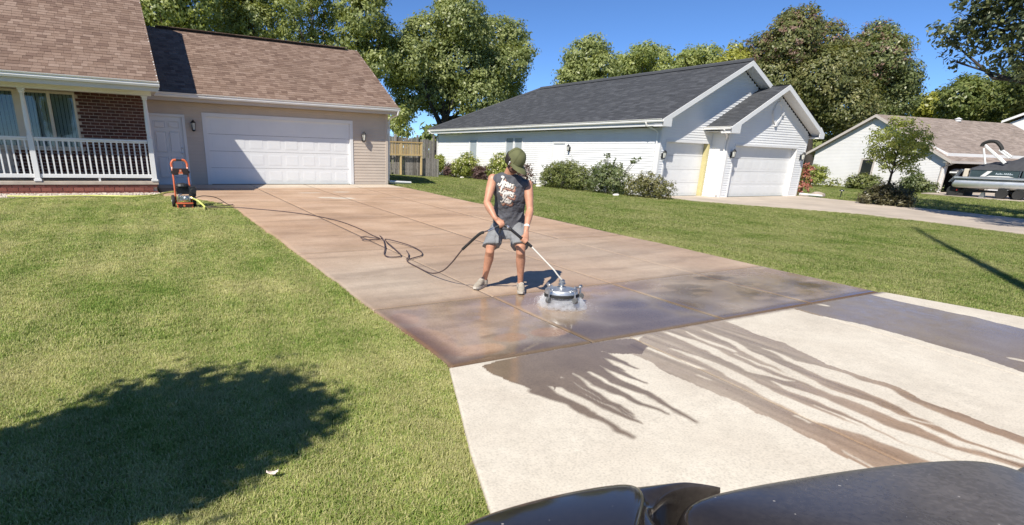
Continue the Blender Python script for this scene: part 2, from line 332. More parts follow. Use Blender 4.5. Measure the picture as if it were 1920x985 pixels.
TREES={'A1':((2.56,44.0,-0.78),[(3.02,42.72,9.15,1.52),(4.81,43.19,9.92,1.69),(4.01,44.93,8.57,1.25),(2.73,44.25,11.17,1.76),(4.81,42.75,11.73,1.78),(1.32,43.79,9.42,1.48),(2.65,43.94,8.11,0.93),(5.09,42.95,8.24,0.89)]),'A2':((8.26,46.0,-0.84),[(8.18,46.76,10.53,1.66),(9.19,44.76,9.31,1.44),(7.12,45.65,8.54,1.19),(8.62,46.05,12.76,1.94),(10.27,45.78,11.29,1.35),(7.85,46.28,11.72,1.63),(10.28,46.77,8.52,0.88),(11.7,47.47,9.67,0.78)]),'A3':((12.81,43.0,-0.67),[(11.53,42.35,8.88,1.06),(12.94,43.45,8.35,0.89),(13.48,43.59,10.64,1.13),(11.7,42.38,11.78,1.59),(10.66,41.5,9.91,0.78),(14.88,44.43,9.22,1.03),(13.38,42.39,7.74,0.83)]),'A4':((16.58,41.0,-0.36),[(15.5,40.47,10.02,1.31),(16.93,42.12,8.58,1.22),(14.98,41.24,8.77,0.99),(16.1,40.92,12.12,1.43),(14.84,41.78,10.82,0.96),(16.32,39.65,7.02,0.83),(15.68,41.59,7.52,0.95),(17.23,40.64,9.26,0.74)]),'B1':((22.01,42.0,-0.23),[(23.28,40.8,10.87,1.8),(21.46,42.47,9.47,1.62),(28.09,43.27,10.1,1.83),(19.14,41.14,7.8,1.52),(23.83,42.38,8.0,2.33),(28.55,41.41,8.12,1.51),(20.25,42.71,6.01,1.49),(22.59,42.65,5.59,1.31),(25.45,41.17,5.68,1.91),(29.21,42.97,6.69,1.46),(19.0,42.46,6.83,0.95),(29.43,42.54,10.54,1.16),(23.97,42.94,12.6,1.2),(18.48,41.79,8.17,0.86),(27.04,42.76,4.43,0.99),(20.85,43.11,10.05,0.92),(24.27,40.83,10.09,1.48),(22.26,43.03,7.55,1.64),(26.93,41.69,7.81,1.57),(19.44,41.94,4.38,0.84),(29.75,40.96,9.17,0.72)]),'B2':((14.81,33.0,0.75),[(15.01,33.46,2.88,0.54),(14.8,32.52,3.35,0.42),(14.9,33.86,3.19,0.42),(14.92,32.48,2.45,0.43)]),'C1':((44.38,48.85,0.96),[(43.78,49.77,11.13,1.81),(42.79,49.64,9.5,1.44),(44.69,49.27,11.92,1.3),(44.15,47.16,9.62,1.62),(41.33,49.55,8.86,0.93),(44.72,50.08,9.18,1.54)]),'C2':((51.67,47.22,1.13),[(51.47,49.25,11.37,1.58),(49.89,49.57,10.62,1.38),(53.42,48.36,11.34,1.46),(49.88,47.03,12.0,0.94),(50.24,51.19,11.09,1.17),(51.3,45.21,10.04,1.15)]),'C3':((58.6,45.19,1.31),[(59.07,48.46,12.31,1.3),(58.75,46.04,12.0,1.29),(57.15,47.88,11.63,1.09),(59.56,47.91,11.29,1.31),(59.99,45.81,11.39,0.97)]),'C4':((57.46,39.99,1.4),[(57.58,42.25,11.81,1.1),(54.49,40.37,10.32,1.11),(56.43,40.33,10.73,1.0)]),'D1':((63.15,34.58,0.56),[(59.1,37.34,12.33,2.36),(58.37,39.46,11.56,1.81),(59.98,37.16,13.95,1.64),(63.99,36.77,12.76,2.02),(58.97,37.93,9.23,2.34),(61.63,35.2,9.2,2.86),(63.81,33.26,6.76,2.47),(63.71,37.17,6.96,2.54),(60.79,42.8,11.4,1.13),(64.44,34.4,4.81,1.52),(59.43,38.04,14.59,0.97),(63.56,34.31,10.72,1.64),(65.32,32.69,4.3,1.3)]),'D2':((72.93,32.87,0.73),[(69.63,34.01,11.64,2.28),(72.35,36.44,10.16,2.45),(71.99,33.16,9.84,1.87),(72.76,34.46,7.63,2.35),(72.44,36.12,14.06,1.64),(71.7,37.57,12.88,1.58),(73.16,32.68,7.81,1.47),(72.64,34.23,13.06,1.12),(70.3,34.51,6.15,1.96),(73.06,32.54,9.35,1.14)]),'E1':((85.67,33.54,2.08),[(82.91,33.93,7.93,1.42),(84.77,35.42,7.41,1.08),(85.73,34.03,7.52,1.06),(86.8,35.46,6.92,0.96),(84.74,34.03,8.63,0.94)]),'F1':((82.99,29.28,2.12),[(79.53,30.1,8.33,1.76),(82.71,30.54,9.65,1.3),(80.56,30.62,7.08,1.23),(84.23,30.22,7.82,1.42)]),'F2':((85.72,27.41,2.22),[(84.56,28.69,8.57,1.86),(84.32,29.24,7.5,1.33),(87.84,29.24,10.2,1.29),(84.85,27.91,6.92,1.21)]),'F3':((80.69,23.33,2.21),[(79.35,24.72,8.22,1.69),(79.06,25.63,9.73,1.29),(80.37,24.04,6.77,1.5),(78.18,23.4,9.46,1.95)]),'G':((23.5,5.31,-0.74),[(23.58,9.44,5.36,0.47),(24.19,10.01,5.04,0.29),(23.6,8.88,5.63,0.54),(23.9,9.06,4.96,0.43),(24.24,10.28,5.48,0.22),(24.06,9.53,4.45,0.22),(23.9,8.44,5.02,0.44),(24.02,7.94,4.39,0.41),(24.03,8.55,5.77,0.58),(23.09,7.47,4.93,0.71),(23.47,8.24,4.3,0.27),(23.24,7.34,3.82,0.35),(23.11,6.88,4.31,0.7),(23.62,7.11,5.47,0.96),(23.2,8.36,6.45,0.86),(23.7,9.47,6.33,0.45),(23.64,7.86,6.67,0.83)]),'H':((28.1,12.23,-0.39),[(27.32,11.91,2.46,0.54),(27.99,12.65,1.98,0.51),(27.88,11.57,1.98,0.53),(28.51,12.25,1.78,0.58),(27.29,11.22,2.26,0.36),(27.45,12.8,2.38,0.3),(28.12,13.03,1.66,0.3),(27.91,11.18,1.78,0.28),(28.43,12.68,2.9,0.25),(27.77,12.3,1.34,0.34),(27.5,11.42,1.26,0.33)])}
# ================================================================== SETTING: ground, drives, street
def terr(x, y):
    x = np.asarray(x, float); y = np.asarray(y, float)
    A = np.interp(y, [-30,-9,-1,0,3.6,5,20.2,20.6,28,60], [-.62,-.62,-.54,-.52,-.45,-.42,-.01,0,.1,.3])
    B = np.interp(y, [-30,-9,0,8,15.8,24,36,60], [-.7,-.7,-.62,-.5,-.28,-.22,-.16,0])
    Cc = np.interp(y, [-30,0,10,20,60], [-.75,-.7,-.6,-.52,-.3])
    t = sstep(9, 19, x); u = sstep(28, 46, x)
    return (A*(1-t)+B*t)*(1-u)+Cc*u
def tz(x, y): return float(terr(x, y))
XL_Y = [-.6, .2, 1.2, 1.95, 2.42, 2.92, 3.61]; XL_X = [-.9, .35, 1.08, 1.37, 1.55, 1.77, 2.07]
XR_Y = [-.6, .5, 2.2, 3.7]; XR_X = [10.6, 9.7, 9.12, 8.82]
def apron_l(y): return np.interp(y, XL_Y, XL_X)
def apron_r(y): return np.interp(y, XR_Y, XR_X)
def drive_l(y): return np.interp(y, [3.6, 14.4, 15.2, 16.6, 17.2, 20.4], [2.1, 2.12, 1.95, 1.35, .75, .72])+.03*(vnoise(np.asarray(y)*1.7, np.asarray(y)*0+3)-.5)
def drive_r(y): return np.interp(y, [3.6, 12, 18.6, 20.4], [8.82, 8.95, 8.9, 8.78])+.08*(vnoise(np.asarray(y)*1.1, np.asarray(y)*0+9)-.5)
NBR = [(19.25,16.62),(19.3,15.0),(20.3,13.4),(21.4,12.1),(22.4,10.6),(22.7,9.3),(22.5,7.8),(22.0,5.9),(20.9,3.0),(20.0,-.6),(30.5,-.6),(29.2,3.0),(28.4,7.5),(28.6,9.8),(28.5,11.5),(28.35,13.1),(28.3,14.4),(28.3,15.82),(22.2,15.82),(22.2,16.62)]

def slab_material():
    m, nt, N, L, p = nodes('concrete')
    at = N.new('ShaderNodeAttribute'); at.attribute_name = 'mask'
    sp = N.new('ShaderNodeSeparateColor'); L.new(at.outputs['Color'], sp.inputs[0])
    wet, tan, dark = sp.outputs[0], sp.outputs[1], sp.outputs[2]
    n1 = add_noise(nt, 1.3, 6); n2 = add_noise(nt, 70, 3); n3 = add_noise(nt, 9, 5)
    pale = ramp(nt, [(.3, (.55,.49,.405)), (.7, (.65,.595,.5))], n1.outputs[0]).outputs[0]
    tanc = ramp(nt, [(.25, (.45,.30,.19)), (.5, (.52,.352,.235)), (.75, (.56,.40,.28))], n1.outputs[0]).outputs[0]
    c = mixc(nt, 'MIX', tan, pale, tanc)
    c = mixc(nt, 'MULTIPLY', 1.0, c, ramp(nt, [(.3, (.8,)*3), (.5, (1,)*3), (.72, (1.08,)*3)], n2.outputs[0]).outputs[0])
    c = mixc(nt, 'MULTIPLY', 1.0, c, ramp(nt, [(.3, (.93,)*3), (.7, (1.05,)*3)], n3.outputs[0]).outputs[0])
    v = N.new('ShaderNodeTexVoronoi'); v.inputs['Scale'].default_value = 38; g = N.new('ShaderNodeNewGeometry'); L.new(g.outputs['Position'], v.inputs['Vector'])
    pit = ramp(nt, [(.0, (.45,)*3), (.1, (1,)*3)], v.outputs['Distance']).outputs[0]
    vs = N.new('ShaderNodeSeparateColor'); L.new(v.outputs['Color'], vs.inputs[0])
    pf = mth(nt, 'GREATER_THAN', vs.outputs[0], .86)
    c = mixc(nt, 'MULTIPLY', pf, c, pit)
    wetc = mixc(nt, 'MULTIPLY', 1.0, c, (.47,.39,.315))
    c = mixc(nt, 'MIX', wet, c, wetc)
    c = mixc(nt, 'MIX', dark, c, mixc(nt, 'MULTIPLY', 1.0, c, (.34,.325,.32)))
    L.new(c, p.inputs['Base Color'])
    gls = at.outputs['Alpha']; ws = mth(nt, 'ADD', gls, mth(nt, 'MULTIPLY', mth(nt, 'SUBTRACT', n3.outputs[0], .5), mth(nt, 'MULTIPLY', gls, .6)), clamp=True)
    rr = ramp(nt, [(0, (.88,)*3), (.35, (.5,)*3), (.65, (.27,)*3), (.85, (.12,)*3), (1, (.05,)*3)], ws).outputs[0]
    L.new(rr, p.inputs['Roughness'])
    p.inputs['Specular IOR Level'].default_value = .5
    b = bump(nt, p, n2.outputs[0], .35, .004)
    st = mth(nt, 'SUBTRACT', .4, mth(nt, 'MULTIPLY', gls, .385), clamp=True); L.new(st, b.inputs['Strength'])
    return m
M['concrete'] = slab_material()
M['joint'] = mat('joint_filler', (.035, .03, .026), .9, .2, 8)

# ---- stain masks (world coordinates, metres)
def mask_apron(x, y):
    w1 = (fbm(x*6, y*6, 3)-.5)*.07; w2 = (fbm(x*6+40, y*6+9, 3)-.5)*.07
    qx, qy = x+w1, y+w2
    wet = np.zeros_like(x); sl = .028
    def soft(d): return np.clip(d/sl+.5, 0, 1)
    sheet = inpoly(qx, qy, SHEET).astype(float)*.68
    for d in DRY_ST: sheet = sheet*(1-soft(stroke(qx, qy, d, 1.05)))
    wet = np.maximum(wet, sheet*(.68+.6*fbm(x*15, y*1.3, 3)))
    band = inpoly(qx, qy, BAND).astype(float)
    for d in BANDDRY: band = band*(1-soft(stroke(qx, qy, d, .9)))
    wet = np.maximum(wet, band*(.86+.2*(fbm(x*4, y*1.5, 3)-.3)))
    fan = inpoly(qx, qy, FAN).astype(float)*1.0
    for d in WET_ST: fan = np.maximum(fan, soft(stroke(qx, qy, d, 1.15)))
    wet = np.maximum(wet, fan*.98)
    # damp line along the joint with the upper drive
    wet = np.maximum(wet, .9*sstep(3.5, 3.57, y+.03*(fbm(x*5, y*5)-.5))*sstep(2.2, 2.9, x))
    brown = sheet*sstep(2.6, 1.2, y)*.85+sheet*.18
    tan = np.clip(brown + band*.0, 0, 1)
    dark = np.clip(fan*.5*(.6+.6*fbm(x*4,y*4)) + sheet*.45*sstep(.45, .75, fbm(x*17+5, y*1.1, 3)) + band*.25, 0, 1)
    stains = sstep(.62, .8, fbm(x*1.1+3, y*1.1+8, 4))*.12
    dark = np.maximum(dark, stains)
    return wet, tan, dark, wet*.85
def gb(x, y, cx, cy, rx, ry, s=1.6):
    return np.exp(-(((x-cx)/rx)**2+((y-cy)/ry)**2)/s)
def mask_far(x, y):
    n = fbm(x*.9, y*.9, 5); n2 = fbm(x*.5+9, y*2.6, 5); n3 = fbm(x*.8+20, y*5.5, 4)
    near = sstep(12, 5.6, y)
    wet = .13+.20*near+.30*(n-.5)+.3*(n2-.5)
    tan = (1-.26*near)+.12*sstep(5.6, 5.1, y)+.2*(n-.5)
    tan = tan-.35*gb(x, y, 2.6, 6.4, .9, 1.2)-.2*gb(x, y, 6.9, 7.3, 1.0, 1.6)
    dark = .24*sstep(.55, .76, n3)+.10*sstep(.5, .7, n2)
    row = sstep(5.5, 5.15, y)
    # last row of slabs (y 3.6 - 5.3): flooded
    row = sstep(5.5, 5.15, y)
    wet = wet*(1-row)+row*(.5+.5*(n-.45))
    for cx, cy, rx, ry in ((3.75,3.85,.6,.4),(4.69,4.03,.8,.5),(5.52,4.15,.6,.45),(3.0,3.7,.5,.16),(4.4,3.75,1.6,.26),(4.9,4.4,.5,.3)):
        g = gb(x, y, cx, cy, rx, ry); wet = np.maximum(wet, 1.05*g); dark = np.maximum(dark, .72*g); tan = tan*(1-.5*np.clip(g*1.4, 0, 1))
    for cx, cy, rx, ry in ((7.04,4.36,.7,.7),(7.69,4.0,.6,.36),(7.1,4.98,.7,.4),(6.3,4.5,.8,.5),(8.2,4.2,.4,.4)):
        g = gb(x, y, cx, cy, rx, ry)
        wet = np.maximum(wet, .92*g); tan = tan*(1-.45*g); dark = np.maximum(dark, g*.78*sstep(.36, .6, fbm(x*2.2, y*5, 4)))
    for cx, cy, rx, ry in ((2.19,4.25,.26,.4),(2.5,3.84,.3,.15),(3.4,3.98,.24,.14),(2.28,4.9,.16,.2),(2.95,4.0,.2,.12)):
        g = gb(x, y, cx, cy, rx, ry, 1.1); g = sstep(.38, .55, g+.18*(fbm(x*6, y*6, 3)-.5))
        wet = wet*(1-.42*g); tan = tan*(1-g)+g*1.0; dark = dark*(1-g)
    dark = np.maximum(dark, .75*gb(x, y, 2.7, 4.16, .28, .1)*sstep(.35, .6, fbm(x*5, y*9, 3)))
    dark = np.maximum(dark, .4*sstep(5.6, 5.2, y)*sstep(.4, .65, fbm(x*1.6, y*4, 4)))
    # gutter of dark water along both edges of the last rows
    e = sstep(.35, .05, x-2.1)*sstep(6.5, 4.2, y); dark = np.maximum(dark, .6*e); wet = np.maximum(wet, .85*e)
    wet = np.maximum(wet, .95*sstep(3.86, 3.64, y+.1*(fbm(x*3, y*3)-.5))); dark = np.maximum(dark, .65*sstep(3.84, 3.66, y+.1*(fbm(x*3, y*3)-.5)))
    # joints stay wet and dark
    for jx in (3.6, 5.5, 7.2):
        q = np.exp(-((x-jx+.05*(fbm(x*0+jx, y*1.3, 3)-.5))/.05)**2); dark = np.maximum(dark, .22*q*(.4+fbm(x*0+jx*3, y*1.2, 3)))
    for jy in (5.3, 8.4, 11.8, 15.3, 17.8):
        q = np.exp(-((y-jy+.12*(fbm(x*1.3, y*0+jy, 3)-.5))/.07)**2); dark = np.maximum(dark, .5*q*(.35+fbm(x*1.1, y*0+jy*3, 3)))
    # pale dry strip against the garage, small pale dry patches in front of it
    top = sstep(18.9, 19.3, y+.25*(fbm(x*1.5, y*1.5, 3)-.5)); wet = wet*(1-top)+.05*top; tan = tan*(1-top)+.32*top; dark = dark*(1-.8*top)
    for cx, cy, rx, ry in ((5.93,17.62,.34,.16),(4.86,17.45,.4,.1),(4.97,16.05,.34,.2),(5.4,15.85,.42,.24)):
        g = gb(x, y, cx, cy, rx, ry, 1.0); g = sstep(.4, .6, g+.25*(fbm(x*4, y*5, 3)-.5)); tan = tan*(1-.9*g); wet = wet*(1-g)+.02*g; dark = dark*(1-g)
    gl = np.maximum(wet, row*(.84-.25*sstep(.5, .7, fbm(x*3, y*3, 3)))*sstep(3.6, 3.75, y))*(1-.6*top)
    return wet, tan, dark, gl

drive = tag(empty('driveway', (5.4, 10, 0)), 'long concrete driveway with wet tan slabs running to the garage', 'driveway', kind='structure')
apron = tag(empty('driveway_apron', (5.2, 2, 0)), 'pale dry concrete apron with dark water streaks', 'driveway', kind='structure')
def slab(parent, xl, xr, y0, y1, res, mask, top=.012, gap=.0026):
    """one concrete slab as a thin solid; its stains are a mask attribute"""
    nx = max(4, int((float(np.mean(xr([y0, y1]))-np.mean(xl([y0, y1]))))/res)); ny = max(4, int((y1-y0)/res))
    v = np.linspace(y0+gap, y1-gap, ny); u = np.linspace(0, 1, nx)
    a = xl(v)[:, None]+gap; b = xr(v)[:, None]-gap
    X = a+(b-a)*u[None, :]; Y = np.repeat(v[:, None], nx, 1)
    Z = terr(X, Y)+top
    ed = np.minimum(np.minimum(X-a, b-X), np.minimum(Y-y0-gap, y1-gap-Y)); Z = Z-np.clip((.008-ed)/.008, 0, 1)*.005
    top_v = np.stack([X, Y, Z], -1).reshape(-1, 3); F = grid_faces(nx, ny)
    idx = np.arange(nx*ny).reshape(ny, nx)
    ring = np.concatenate([idx[0, :-1], idx[:-1, -1], idx[-1, :0:-1], idx[:0:-1, 0]])
    low = top_v[ring]-np.array([0, 0, .09]); k = len(ring); lo = np.arange(k)+nx*ny
    S = np.stack([ring, lo, np.roll(lo, -1), np.roll(ring, -1)], -1)
    V = np.concatenate([top_v, low])-np.array(OFF[parent])
    me = nmesh('concrete_slab', V, np.concatenate([F, S]), M['concrete'], False)
    w, t, d, gl = mask(X.ravel(), Y.ravel())
    colr = np.zeros((len(V), 4), np.float32); colr[:, 3] = 1; colr[:, 0] = .9; colr[:, 1] = .8; colr[:, 2] = 1
    colr[:nx*ny, 0] = np.clip(w, 0, 1); colr[:nx*ny, 1] = np.clip(t, 0, 1); colr[:nx*ny, 2] = np.clip(d, 0, 1); colr[:nx*ny, 3] = np.clip(gl, 0, 1)
    colr[ring, 2] = np.maximum(colr[ring, 2], .4)
    at = me.attributes.new('mask', 'FLOAT_COLOR', 'POINT'); at.data.foreach_set('color', colr.ravel())
    return link('concrete_slab', me, parent)
cst = lambda c: (lambda y: np.full(np.shape(y), float(c)))
ys = [3.6, 5.3, 8.4, 11.8, 15.3, 17.8, 20.42]
xs = [drive_l, cst(3.6), cst(5.5), cst(7.2), drive_r]
for j in range(len(ys)-1):
    for i in range(4):
        slab(drive, xs[i], xs[i+1], ys[j], ys[j+1], .03 if ys[j] < 8 else .06, mask_far)
axs = [apron_l, lambda y: np.interp(y, [0, 3.6], [3.72, 4.05]), lambda y: np.interp(y, [0, 3.6], [6.3, 6.75]), apron_r]
for y0, y1, res in ((-.6, .6, .06), (.6, 3.588, .0135)):
    for i in range(3): slab(apron, axs[i], axs[i+1], y0, y1, res, mask_apron)
# dark joint filler under the slabs
def sheet(name, xl, xr, y0, y1, dz, material, parent=None, kind='structure', n=24, m=40):
    v = np.linspace(y0, y1, m); u = np.linspace(0, 1, n)
    X = xl(v)[:, None]*(1-u)+xr(v)[:, None]*u; Y = np.repeat(v[:, None], n, 1); Z = terr(X, Y)+dz
    V = np.stack([X, Y, Z], -1).reshape(-1, 3)
    if parent is not None: V = V-np.array(OFF[parent])
    o = link(name, nmesh(name, V, grid_faces(n, m), material, True), parent)
    if parent is None: o['kind'] = kind
    return o
sheet('joint_filler', lambda y: drive_l(y)+.02, lambda y: drive_r(y)-.02, 3.58, 20.42, -.003, M['joint'], drive)
sheet('joint_filler', lambda y: apron_l(y)+.02, lambda y: apron_r(y)-.02, -.6, 3.59, -.003, M['joint'], apron)

# ---- lawn sheet out to the horizon
def lawn_side(nt, c):
    """the neighbour's lawn is a greener, darker sward than the dry near one"""
    g = nt.nodes.new('ShaderNodeNewGeometry'); s = nt.nodes.new('ShaderNodeSeparateXYZ'); nt.links.new(g.outputs['Position'], s.inputs[0])
    f = ramp(nt, [(.4, (0,)*3), (.6, (1,)*3)], mth(nt, 'MULTIPLY', s.outputs[0], .06)).outputs[0]
    return mixc(nt, 'MULTIPLY', f, c, (.68,.71,.66))
def lawn_material():
    m, nt, N, L, p = nodes('lawn_soil')
    n1 = add_noise(nt, .55, 6); n2 = add_noise(nt, 6, 5); n3 = add_noise(nt, 60, 3)
    c = ramp(nt, [(.3, (.115,.165,.033)), (.5, (.22,.25,.062)), (.72, (.35,.33,.12))], n1.outputs[0]).outputs[0]
    c = mixc(nt, 'MULTIPLY', 1.0, c, ramp(nt, [(.25, (.62,)*3), (.75, (1.25,)*3)], n2.outputs[0]).outputs[0])
    c = mixc(nt, 'MULTIPLY', 1.0, c, ramp(nt, [(.25, (.5,)*3), (.75, (1.35,)*3)], n3.outputs[0]).outputs[0])
    w = N.new('ShaderNodeTexWave'); w.wave_type = 'BANDS'; w.bands_direction = 'X'; w.inputs['Scale'].default_value = .5; w.inputs['Distortion'].default_value = 1.2; w.inputs['Detail'].default_value = 2
    g = N.new('ShaderNodeNewGeometry'); mp = N.new('ShaderNodeMapping'); mp.inputs['Rotation'].default_value = (0, 0, R(4)); L.new(g.outputs['Position'], mp.inputs['Vector']); L.new(mp.outputs[0], w.inputs['Vector'])
    c = mixc(nt, 'MULTIPLY', 1.0, c, ramp(nt, [(.2, (.93,)*3), (.8, (1.05,)*3)], w.outputs[0]).outputs[0])
    c = lawn_side(nt, c)
    L.new(c, p.inputs['Base Color']); p.inputs['Roughness'].default_value = .95; p.inputs['Specular IOR Level'].default_value = .15
    bump(nt, p, n3.outputs[0], .9, .03)
    return m
M['lawn'] = lawn_material()
gx = np.concatenate([[-400,-200,-100,-60], np.arange(-40,-8,2), np.arange(-8,30,.4), np.arange(30,70,2), [80,100,140,200,300,500]])
gy = np.concatenate([[-300,-100,-50,-30,-20], np.arange(-12,-1,1), np.arange(-1,24,.4), np.arange(24,60,2), [70,90,130,200,350,600]])
GX, GY = np.meshgrid(gx, gy)
GZ = terr(GX, GY)-.028+np.where((GY > 3) & (GY < 60), .02*(fbm(GX*.7, GY*.7, 3)-.5), 0)
GZ = np.where((GY < -.8) & (np.abs(GX) < 1e4), GZ-.05, GZ)
lawn = link('lawn', nmesh('lawn', np.stack([GX, GY, GZ], -1).reshape(-1, 3), grid_faces(len(gx), len(gy)), M['lawn'], True)); lawn['kind'] = 'structure'
# ---- street behind the camera
M['asphalt'] = mat('asphalt', (.055, .055, .057), .9, .2, 3, .5, 120)
o = sheet('street', cst(-120), cst(140), -9.0, -.62, .0, M['asphalt'], n=80, m=8)
# ---- neighbour's driveway
def poly_sheet(name, poly, dz, material, res=.5, thick=.08):
    bm = bmesh.new(); vs = [bm.verts.new((x, y, 0)) for x, y in poly]; bm.faces.new(vs)
    lo = min(p[1] for p in poly); hi = max(p[1] for p in poly); l = min(p[0] for p in poly); r_ = max(p[0] for p in poly)
    for yy in np.arange(lo+res, hi, res): bmesh.ops.bisect_plane(bm, geom=bm.verts[:]+bm.edges[:]+bm.faces[:], plane_co=(0, yy, 0), plane_no=(0, 1, 0))
    for xx in np.arange(l+res, r_, res): bmesh.ops.bisect_plane(bm, geom=bm.verts[:]+bm.edges[:]+bm.faces[:], plane_co=(xx, 0, 0), plane_no=(1, 0, 0))
    bmesh.ops.recalc_face_normals(bm, faces=bm.faces[:])
    if bm.faces[:][0].normal.z < 0: bmesh.ops.reverse_faces(bm, faces=bm.faces[:])
    ex = bmesh.ops.extrude_face_region(bm, geom=bm.faces[:])
    for v in bm.verts: v.co.z = tz(v.co.x, v.co.y)+dz-thick
    for v in [g for g in ex['geom'] if isinstance(g, bmesh.types.BMVert)]: v.co.z += thick
    bmesh.ops.recalc_face_normals(bm, faces=bm.faces[:])
    me = bpy.data.meshes.new(name); bm.to_mesh(me); bm.free(); me.materials.append(material)
    o = link(name, me); o['kind'] = 'structure'; return o
M['concrete_nbr'] = mat('concrete_neighbour', (.47, .4, .33), .85, .15, .8, .3, 60, dirt=.25)
poly_sheet('neighbour_driveway', NBR, .012, M['concrete_nbr'], 1.0)
FARDRV = [(46.5,-.6),(46.0,8),(46.3,14),(48.5,19.0),(51.85,19.42),(60,17.9),(60,-.6)]
poly_sheet('far_driveway', FARDRV, .012, M['concrete_nbr'], 2.0)
# ---- gravel bed in front of the porch
M['bed'] = mat('gravel_bed', (.36, .3, .24), .95, .25, 12, .6, 60)
GRAVEL = [(-9, 16.95), (-2.7, 16.9), (-1.1, 16.98), (.55, 17.35), (.72, 17.7), (.72, 18.2), (-9, 18.2)]
poly_sheet('gravel_bed', GRAVEL, .0, M['bed'], .8, .05)
mb = MB()
for k in range(2600):
    x = random.uniform(-4.2, .7); y = random.uniform(16.98, 17.8)
    if y < np.interp(x, [-9,-2.7,-1.1,.55,.72], [16.97,16.93,17.0,17.38,17.65]): continue
    s = random.uniform(.018, .045); z = tz(x, y)+.004; mb.cur = random.random()
    q = Matrix.Rotation(random.uniform(0, 6), 3, 'Z')
    vs = [Vector((sx*s*random.uniform(.6,1), sy*s*.7*random.uniform(.6,1), sz*s*.5)) for sz in (0, 1) for sx, sy in ((-1,-1),(1,-1),(1,1),(-1,1))]
    vs = [q @ (v*(.75 if v.z > 0 else 1))+Vector((x, y, z+ (v.z*.2))) for v in vs]
    mb.add(vs, [(4,5,6,7),(0,1,5,4),(1,2,6,5),(2,3,7,6),(3,0,4,7)])
tag(mb.build('gravel', M['stone'], rnd=True), 'pale gravel strip along the porch foot', 'gravel', kind='stuff')
# ================================================================== HOUSES
def board_mesh(name, h, material, lip=.014, lap=.012):
    v = []
    prof = [(-.002, h+lap), (-lip, .006), (-lip+.003, 0), (0, 0), (0, h+lap)]
    for x in (0, 1): v += [(x, y, z) for y, z in prof]
    k = len(prof); f = [(i, i+1, k+i+1, k+i) for i in range(k-1)]+[tuple(range(k)), tuple(range(2*k-1, k-1, -1))]
    me = bpy.data.meshes.new(name); me.from_pydata(v, [], f); me.materials.append(material); me.update(); return me
def siding(parent, me, reveal, axis, plane, a0, a1, z0, z1, holes=(), span=None, name='siding_board'):
    """lap boards, one object per course and gap; axis 'X': wall facing -Y at y=plane; 'Y': wall facing -X at x=plane"""
    n = int(round((z1-z0)/reveal))
    for i in range(n):
        zb = z0+i*reveal; zc = zb+reveal*.5
        lo, hi = (a0, a1) if span is None else span(zb+reveal)
        if hi-lo < .05: continue
        segs = [(lo, hi)]
        for (h0, h1, hz0, hz1) in holes:
            if hz0 < zc < hz1:
                ns = []
                for s0, s1 in segs:
                    if h1 <= s0 or h0 >= s1: ns.append((s0, s1)); continue
                    if h0 > s0: ns.append((s0, h0))
                    if h1 < s1: ns.append((h1, s1))
                segs = ns
        for s0, s1 in segs:
            if s1-s0 < .04: continue
            if axis == 'X': link(name, me, parent, (s0, plane, zb), None, (s1-s0, 1, 1))
            else: link(name, me, parent, (plane, s1, zb), (0, 0, -math.pi/2), (s1-s0, 1, 1))
def shingles(roof, mat_, P0, ux, uy, rows, e, xr, wmin=.12, wmax=.28, nparts=0, first=None, seed=1, thick=.009):
    rg = random.Random(seed)
    P0 = Vector(P0); ux = Vector(ux).normalized(); uy = Vector(uy).normalized(); un = ux.cross(uy).normalized()
    rot = Matrix((ux, uy, un)).transposed(); eul = rot.to_euler(); items = []
    for r_ in range(rows):
        a, b = xr(r_*e); x = a
        while x < b-.02:
            w = min(rg.uniform(wmin, wmax), b-x)
            if b-x-w < .06: w = b-x
            items.append((P0+ux*x+uy*(r_*e)+un*rg.uniform(0, .004), w, r_)); x += w
    base = [(0,0,0),(1,0,0),(1,0,thick),(0,0,thick),(0,e*1.06,.001),(1,e*1.06,.001)]
    fs = [(0,1,2,3),(3,2,5,4),(0,3,4),(1,5,2)]
    parts = []
    if nparts:
        items.sort(key=(lambda t: (t[0]-Vector((0,0,1.19))).length) if first is None else first)
        parts, items = items[:nparts], items[nparts:]
        me = bpy.data.meshes.new('shingle'); me.from_pydata(base, [], fs); me.materials.append(mat_)
        for p, w, _ in parts: link('shingle', me, roof, p, eul, (w-.004, 1, 1))
    if items:
        mb = MB()
        for p, w, _ in items:
            mb.cur = rg.random()
            mb.add([p+rot @ Vector((x*(w-.004), y, z)) for x, y, z in base], fs)
        mb.build('shingle_field', mat_, roof, rnd=True, kind='stuff')
def garage_door(parent, x0, x1, z0, z1, y, nsec=4, ncol=8, groove=.012):
    d = empty('garage_door', ((x0+x1)/2, y, z0), parent=parent)
    h = (z1-z0)/nsec
    for i in range(nsec):
        mb = MB(); zb = z0+i*h
        mb.box(x0, x1, y, y+.04, zb+.004, zb+h-.004)
        w = (x1-x0-.1)/ncol
        for c in range(ncol):
            a = x0+.05+c*w+.07; b = a+w-.14; lo = zb+.09; hi = zb+h-.09
            # stamped panel: recessed moat with a raised field
            o = [(a,lo),(b,lo),(b,hi),(a,hi)]; s = .035; i_ = [(a+s,lo+s),(b-s,lo+s),(b-s,hi-s),(a+s,hi-s)]
            V = [(p,y-.001,q) for p,q in o]+[(p,y-.0045,q) for p,q in i_]
            mb.add(V, [(0,1,5,4),(1,2,6,5),(2,3,7,6),(3,0,4,7),(4,5,6,7)])
        mb.build('door_section', M['white_door'], d)
    return d
